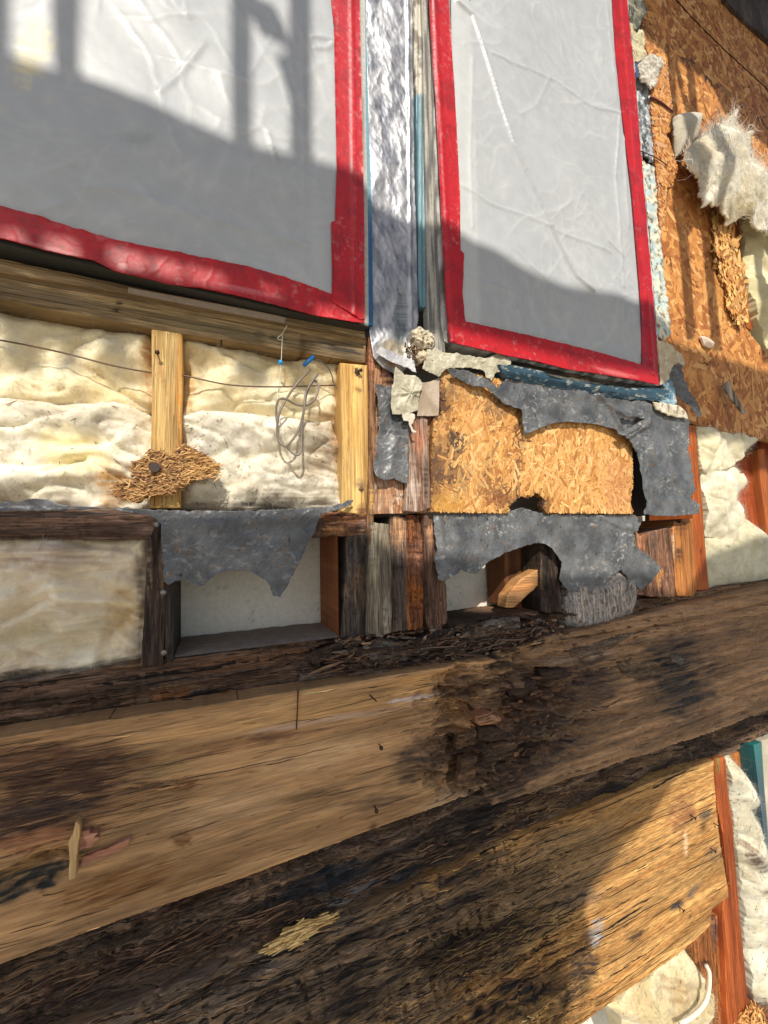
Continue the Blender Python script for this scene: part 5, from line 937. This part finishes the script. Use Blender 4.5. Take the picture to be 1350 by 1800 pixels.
# nails in the boards
mb = MB(); tube(mb, pxline([(524, 1212, -.048), (523, 1245, -.049), (521, 1282, -.050)]), .0011, L(96, 60, 40), 8); tag(mb.build("nail", METAL, rimboard), "long thin rusty nail")
nail(648, 1220, -.045, "slanted headless nail", .02, dx=.5, dz=-.5, hd=False, par=rimboard)
nail(668, 1310, -.045, "nail with a head", .022, dx=-.3, dz=.3, par=rimboard)
nail(660, 1418, -.045, "nail in a dark stain", .02, dx=-.3, dz=.3, par=rimboard)
for x, y, l in ((1213, 1432, "upper nail in the golden end of the lowest board"), (1254, 1446, "nail at the right edge of the golden board end"), (1248, 1490, "middle nail in the golden end of the lowest board"), (1192, 1592, "lower nail in a grey stain of the golden board")):
    nail(x, y, -.028, None, .012, .004, cols=(50, 40, 36), par=lowboard)

# ------------------------------------------------------------------ right-hand strand board wall
OD = [(196, 134, 70), (214, 152, 84), (178, 114, 56), (160, 98, 48), (222, 168, 104), (188, 126, 70)]
big = [(1118, -300), (1440, -400), (1500, -400), (1500, 386), (1345, 330), (1300, 345), (1285, 372), (1283, 400), (1292, 480), (1300, 560), (1325, 596), (1350, 625), (1500, 700), (1500, 815), (1350, 776), (1290, 762), (1215, 744), (1160, 700), (1140, 400)]
osbw = osb_panel("strand_board", big, .0, .012, "large strand board wall at the right, partly shaded", 22000, 801, (186, 128, 70), (160, 104, 54), OD, ln=(.03, .12), wd=(.006, .024), res=(.008, .006), rag=.002, spread=1.5,
      spots=[(1300, 180, 200, 3, 38, (60, 40, 26), .9, .3), (1270, 480, 20, 90, 0, (206, 156, 84), .5)])
mb = MB()
seam = pxline([(1180, -10, -.0025), (1215, 30, -.0025), (1270, 85, -.0025), (1350, 158, -.0025), (1490, 290, -.0025)]); tube(mb, seam, .0018, L(50, 34, 24), 6)
tag(mb.build("seam", RX, osbw), "dark slanting seam")
piece = reg(1100, 0, 4.5, [(150, 320), (250, 380), (320, 440), (345, 700), (370, 880), (350, 950), (320, 1060), (360, 1170), (385, 1260), (410, 1330), (370, 1470), (320, 1490), (325, 1600), (300, 1780), (260, 1800), (250, 1500), (220, 1200), (195, 900), (190, 720)])
osb_panel("strand_board", piece, -.03, .018, "narrow broken strip of strand board beside the right window's tape", 900, 811, (190, 128, 84), (170, 108, 66), OD+[(206, 160, 120)], ln=(.02, .06), wd=(.004, .012), res=(.005, .003), rag=.006,
      spots=[(1168, 152, 5, 5, 0, (70, 40, 30), .8)])
mb = MB(); rp = reg(1100, 380, 4.5, [(690, 0), (790, 20), (840, 130), (870, 300), (930, 430), (900, 500), (930, 700), (940, 850), (880, 840), (800, 700), (790, 480), (720, 400), (700, 200)])
slab(mb, rp, -.008, .006, (.006, .004), lambda x, z, px, py, E: .005*(fbm(x*60, z*90, 3, 4)-.3), wood_c((222, 176, 100), (190, 140, 70), 9), rag=.006)
flakes(mb, rp, -.010, 520, OC+[(236, 196, 120)], (.03, .09), (.006, .020), 1.2, .6, .0006, .005, tilt=.09)
tag(mb.build("torn_edge", OSB, osbw, smooth=False), "ragged yellow torn strands")
# orange stud + insulation right of it
board("wall_stud", reg(1100, 380, 4.5, [(800, -60), (900, -60), (930, 200), (960, 500), (1000, 800), (1005, 900), (960, 880), (930, 600), (890, 380), (850, 150)]), .02, .1, "orange stud right of the torn strands", (214, 124, 62), (192, 104, 50), 821, 'Z', "stud", res=(.008, .005))
batt("insulation_batt", [(1300, 340), (1360, 320), (1800, 430), (1800, 860), (1400, 660), (1345, 610), (1325, 560), (1312, 480), (1305, 400)], .01, .03, 83, "cream insulation at the right border below the tuft", (232, 222, 180), (214, 204, 160), edge=.08, res=(.01, .006), t=.08, sc=.4, rag=.01, fz=150, group=IG)
# tuft
tf = reg(1100, 0, 4.5, [(430, 1230), (500, 1150), (620, 1080), (700, 1000), (760, 1000), (820, 930), (850, 890), (845, 1000), (830, 1080), (900, 1090), (940, 1080), (930, 1160), (950, 1280), (1000, 1360), (1050, 1400), (1060, 1480), (1125, 1450), (1300, 1600), (1300, 1900), (1100, 1850), (940, 1750), (900, 1720), (850, 1760), (800, 1740), (760, 1700), (740, 1620), (690, 1640), (620, 1620), (600, 1500), (560, 1420), (480, 1340)])
mb = MB(); slab(mb, tf, -.045, .006, (.005, .004), lambda x, z, px, py, E: .035*np.sqrt(np.clip(E/.12, 0, 1))+.07*(fbm(x*7+z*7, z*5-x*5, 5, 3, .5)-.5)+.016*(ridge((x+z)*26, (z-x)*6, 7, 3, .5)-.5),
     batt_c((244, 236, 214), (214, 202, 170), 87, [(1290, 370, 30, 26, 0, (170, 154, 110), .5), (1255, 290, 50, 20, 20, (206, 190, 160), .4)]), rag=.008, back=True)
fibres_on(mb, tf, -.045, lambda x, z, px, py, E: .035*np.sqrt(np.clip(E/.12, 0, 1))+.07*(fbm(x*7+z*7, z*5-x*5, 5, 3, .5)-.5)+.016*(ridge((x+z)*26, (z-x)*6, 7, 3, .5)-.5), 5000, (246, 238, 220), (.02, .07), (.0003, .0010), None, 0, .25, .002, .12, tilt=.08, swirl=2.6)
P = W([p[0] for p in tf], [p[1] for p in tf], -.06)[:, [0, 2]]; Q = densify(P, .004, 0, 1); n = 170; k = rng.integers(0, len(Q), n); cen = P.mean(0)
D = np.stack([(Q[k]-cen)[:, 0]*3, -np.full(n, .4), (Q[k]-cen)[:, 1]*3+.3], 1)+rng.normal(size=(n, 3))*.35
ribbons(mb, np.stack([Q[k][:, 0], -.06-rng.random(n)*.02, Q[k][:, 1]], 1), D, .015+rng.random(n)**2*.05, np.full(n, .0013), rng.normal(size=n)*.4, np.tile(L(236, 228, 208), (n, 1)))
tag(mb.build("insulation_tuft", FIB), "big spiky tuft of cream insulation hanging out over the strand board", "insulation", IG)
mb = MB(); tp = reg(1100, 0, 4.5, [(375, 930), (450, 905), (560, 905), (585, 960), (560, 1060), (540, 1120), (480, 1160), (420, 1230), (385, 1260), (370, 1100)])
slab(mb, tp, -.03, .006, (.004, .003), lambda x, z, px, py, E: .035*np.sqrt(np.clip(E/.05, 0, 1))+.01*(fbm(x*20, z*20, 5)-.5), batt_c((196, 188, 168), (176, 168, 146), 88), rag=.003, back=True)
tag(mb.build("insulation_tuft", FIB), "smooth small grey-cream tuft left of the big spiky one", "insulation", IG)
# torn paper, foil and foam along the window's right edge
def edge_scrap(poly, d, seed, lab, col, m, amp=.005, rag=.004, t=.004):
    mb = MB(); slab(mb, poly, d, t, (.004, .0025), lambda x, z, px, py, E: amp*(ridge(x*25, z*25, seed, 5, .6)-.5)*2+amp*(fbm(x*40, z*40, seed+2)-.5), lambda x, z, px, py, E, H: mixc(mixc(L(*col[0]), L(*col[1]), sm(.35, .65, fbm(x*40, z*30, seed, 4))), L(*col[2]), sm(.58, .66, fbm(x*70, z*50, seed+5, 4))*.9), rag=rag, back=True, seed=seed)
    return tag(mb.build("edge_scrap", m), lab, "scrap", "torn scraps along the right window's edge")
Rr = lambda pts: reg(1100, 0, 4.5, pts)
edge_scrap(Rr([(20, -600), (120, -600), (130, 0), (165, 90), (120, 170), (90, 250), (60, 220), (25, 150)]), -.03, 901, "grey-green torn scrap at the top beside the tape", ((150, 146, 126), (90, 92, 84), (60, 60, 54)), POLY)
edge_scrap(Rr([(30, 180), (60, 220), (130, 240), (155, 330), (158, 460), (90, 500), (60, 480), (40, 350)]), -.028, 903, "cream foam strip below the grey-green scrap", ((206, 196, 160), (186, 176, 140), (150, 140, 110)), FIB)
edge_scrap(Rr([(90, 520), (150, 460), (240, 435), (300, 500), (260, 580), (230, 680), (190, 710), (100, 640)]), -.04, 905, "fluffy pale grey wisp over the broken board strip", ((206, 200, 186), (176, 168, 154), (225, 220, 210)), FIB, .012)
edge_scrap(Rr([(60, 600), (130, 640), (195, 720), (215, 900), (220, 1100), (240, 1280), (200, 1290), (120, 1200), (100, 1000), (80, 750)]), -.026, 907, "black and white scuffed foil strip beside the tape", ((170, 176, 180), (80, 84, 84), (236, 236, 232)), POLY, .006)
edge_scrap(Rr([(115, 1260), (180, 1300), (300, 1400), (290, 1480), (240, 1560), (270, 1650), (270, 1800), (290, 2100), (330, 2400), (355, 2640), (290, 2700), (240, 2640), (225, 2400), (205, 2100), (180, 1800), (150, 1500)]), -.026, 909, "cream and pale blue scuffed strip along the tape's lower right side", ((226, 218, 192), (186, 206, 206), (120, 112, 96)), POLY, .005)
R2b = lambda pts: reg(1100, 380, 4.5, pts)
edge_scrap(R2b([(240, 980), (330, 1000), (430, 1090), (465, 1150), (460, 1190), (400, 1160), (350, 1210), (340, 1300), (270, 1340), (262, 1200)]), -.032, 911, "torn tan paper corner right of the window's lower right tape", ((206, 190, 160), (190, 174, 146), (220, 208, 186)), PAPER, .004)
edge_scrap(R2b([(290, 1330), (350, 1290), (380, 1360), (400, 1480), (350, 1510), (300, 1500), (240, 1450), (330, 1400)]), -.035, 913, "light blue torn foam bit at the gasket's right end", ((130, 165, 182), (90, 130, 150), (200, 200, 190)), VINYL, .004)
edge_scrap(R2b([(220, 1470), (320, 1480), (420, 1500), (480, 1560), (490, 1600), (400, 1590), (330, 1570), (240, 1530)]), -.044, 915, "cream crumbly lip on the membrane's top right corner", ((216, 208, 190), (186, 174, 150), (120, 100, 80)), FIB, .003)
membrane(R2b([(345, 1230), (400, 1170), (430, 1180), (440, 1280), (480, 1380), (520, 1480), (550, 1590), (530, 1600), (490, 1500), (440, 1440), (400, 1400), (380, 1330)]), -.04, .002, "curled black membrane tongue right of the blue foam bit", 911, amp=.012, rag=.002, dust=.5, skew=(-.3, 0))
mb = MB(); tube(mb, spline(pxline(Rr([(195, 770), (230, 785), (290, 820), (345, 865), (372, 885)]), -.036)), .003, L(90, 40, 44), 6); tag(mb.build("twig_wire", VINYL), "short dark red wire sticking out over the broken board strip", "wire")
mb = MB(); tube(mb, spline(pxline(Rr([(115, 1195), (190, 1225), (245, 1250), (330, 1310)]), -.036)), .0014, L(70, 50, 46), 6); tag(mb.build("twig_wire", VINYL), "thin dark wire below the dark red one", "wire")
mb = MB(); slab(mb, R2b([(765, 1340), (800, 1305), (815, 1360), (845, 1440), (895, 1570), (880, 1580), (840, 1500), (790, 1400)]), -.02, .004, (.004, .003), lambda x, z, px, py, E: .02*(px-1270)/30, wood_c((70, 50, 40), (190, 180, 160), 5, 'Z'), rag=.001, back=True)
tag(mb.build("hanging_sliver", WZ), "thin dark sliver hanging on the shaded strand board", "sliver")
mb = MB(); slab(mb, [(1232, 590), (1240, 592), (1256, 604), (1250, 612), (1238, 606)], -.012, .006, .003, lambda x, z, px, py, E: .01*np.clip(E/.01, 0, 1), L(226, 206, 190), rag=.002)
tag(mb.build("insulation_scrap", FIB), "tiny pinkish tuft stuck on the strand board at the shadow line", "insulation")
# dark soffit at the top right corner
mb = MB(); slab(mb, [(1235, -300), (1262, -60), (1275, 0), (1305, 30), (1352, 72), (1500, 190), (1500, -300)], -.014, .012, (.01, .01), lambda x, z, px, py, E: .012*(fbm(x*6, z*6, 5)-.5), lambda x, z, px, py, E, H: mixc(L(72, 62, 54), L(96, 84, 74), sm(.4, .7, fbm(x*10, z*6, 4))), rag=.01)
tag(mb.build("soffit_wrap", RZ), "dark sheeting at the top right corner above the strand board", "sheeting")

# ------------------------------------------------------------------ bottom right corner
R8 = lambda pts: reg(1050, 1260, 3.3333, pts)
board("wall_stud", R8([(680, 250), (750, 235), (770, 450), (790, 600), (830, 1100), (860, 1400), (885, 1690), (900, 1900), (770, 1950), (750, 1400), (735, 1200), (740, 1080), (770, 1000), (740, 700), (700, 500)]), -.02, .12, "long bright orange stud at the bottom right, beside the golden board end", (206, 110, 54), (176, 86, 40), 831, 'Z', "stud", res=(.004, .004), spots=[(1262, 1345, 4, 14, 0, (110, 150, 80), .7)])
batt("insulation_batt", R8([(750, 230), (800, 225), (830, 300), (880, 430), (930, 620), (960, 820), (1000, 1080), (1020, 1400), (1000, 1640), (930, 1680), (890, 1600), (860, 1300), (830, 1000), (800, 700), (770, 420)]), .0, .03, 91, "dark-speckled white insulation right of the long orange stud, bottom right", (226, 222, 200), (206, 198, 170), edge=.04, dirt=3.5, res=(.005, .003), t=.08, sc=.6, rag=.004, group=IG,
     spots=[(1312, 1505, 12, 22, -40, (80, 62, 50), .8), (1320, 1550, 18, 6, 10, (90, 74, 60), .6), (1300, 1480, 14, 6, 40, (110, 70, 50), .6)])
board("wall_board", R8([(780, 230), (850, 195), (920, 170), (1400, 0), (1500, 2200), (900, 2200), (960, 1500), (940, 700), (880, 440)]), .04, .02, "orange board behind the speckled insulation, bottom right", (204, 130, 64), (180, 108, 50), 833, 'Z', "board", res=(.008, .006), spots=[(1310, 1365, 26, 4, 20, (110, 66, 36), .6), (1335, 1760, 30, 60, 0, (60, 44, 34), .8)])
mb = MB(); slab(mb, R8([(915, 165), (960, 148), (975, 400), (1000, 720), (1100, 1500), (1060, 1500), (1000, 900), (955, 500)]), .0, .04, (.005, .005), None, lambda x, z, px, py, E, H: mixc(L(40, 110, 110), L(60, 84, 96), sm(1300, 1400, py)))
tag(mb.build("teal_strip", VINYL), "narrow teal edge strip at the right border, bottom right", "edge strip")
mb = MB(); slab(mb, R8([(962, 140), (1500, -60), (1600, 1500), (1110, 1500), (1005, 720), (978, 400)]), .01, .03, (.01, .01), None, batt_c((206, 198, 180), (180, 170, 150), 8)); tag(mb.build("pale_panel", PAPER), "pale panel right of the teal strip", "panel")
board("wall_stud", R8([(530, 1340), (600, 1290), (650, 1230), (720, 1150), (745, 1090), (738, 1200), (752, 1500), (775, 1950), (690, 1950), (660, 1700), (640, 1560), (600, 1480)]), -.008, .1, "knotty orange-brown stud below the golden board's end", (190, 120, 64), (150, 92, 50), 835, 'Z', "stud", m=RZ, rot=.002, rag=.002, res=(.004, .003), spots=[(1258, 1640, 8, 30, 0, (90, 80, 76), .6), (1240, 1695, 8, 8, 0, (60, 36, 26), .8)])
batt("insulation_batt", R8([(60, 1700), (110, 1650), (400, 1420), (530, 1330), (600, 1450), (640, 1560), (680, 1700), (720, 1950), (200, 1950), (140, 1760)]), .01, .02, 93, "stained cream insulation at the bottom edge below the golden board", (236, 224, 186), (206, 186, 140), edge=.04, dirt=1.2, res=(.004, .003), t=.06, sc=.8, rag=.002, fz=80, group=IG, spots=[(1180, 1730, 40, 24, 0, (160, 130, 90), .6), (1130, 1790, 30, 10, 0, (240, 236, 220), .7)])
mb = MB(); tube(mb, spline(pxline([(1241, 1696, -.03), (1247, 1712, -.034), (1245, 1745, -.034), (1236, 1768, -.034), (1215, 1788, -.034), (1195, 1800, -.03)])), .0048, L(226, 218, 200), 10)
tag(mb.build("white_cable", VINYL), "thick white cable curving out of the knotty stud at the bottom", "cable")
mb = MB(); fr = R8([(800, 1800), (820, 1730), (880, 1680), (950, 1700), (965, 1760), (940, 1900), (800, 1900)]); slab(mb, fr, -.01, .05, .004, lambda x, z, px, py, E: .01*(fbm(x*50, z*50, 3)-.3), wood_c((176, 110, 66), (120, 72, 46), 4), rag=.006); flakes(mb, fr, -.02, 200, OC, (.012, .04), (.002, .005), .8, .6, .001, .01, tilt=.5)
tag(mb.build("splintered_end", OSB, smooth=False), "splintered board end in the bottom right corner", "board end")
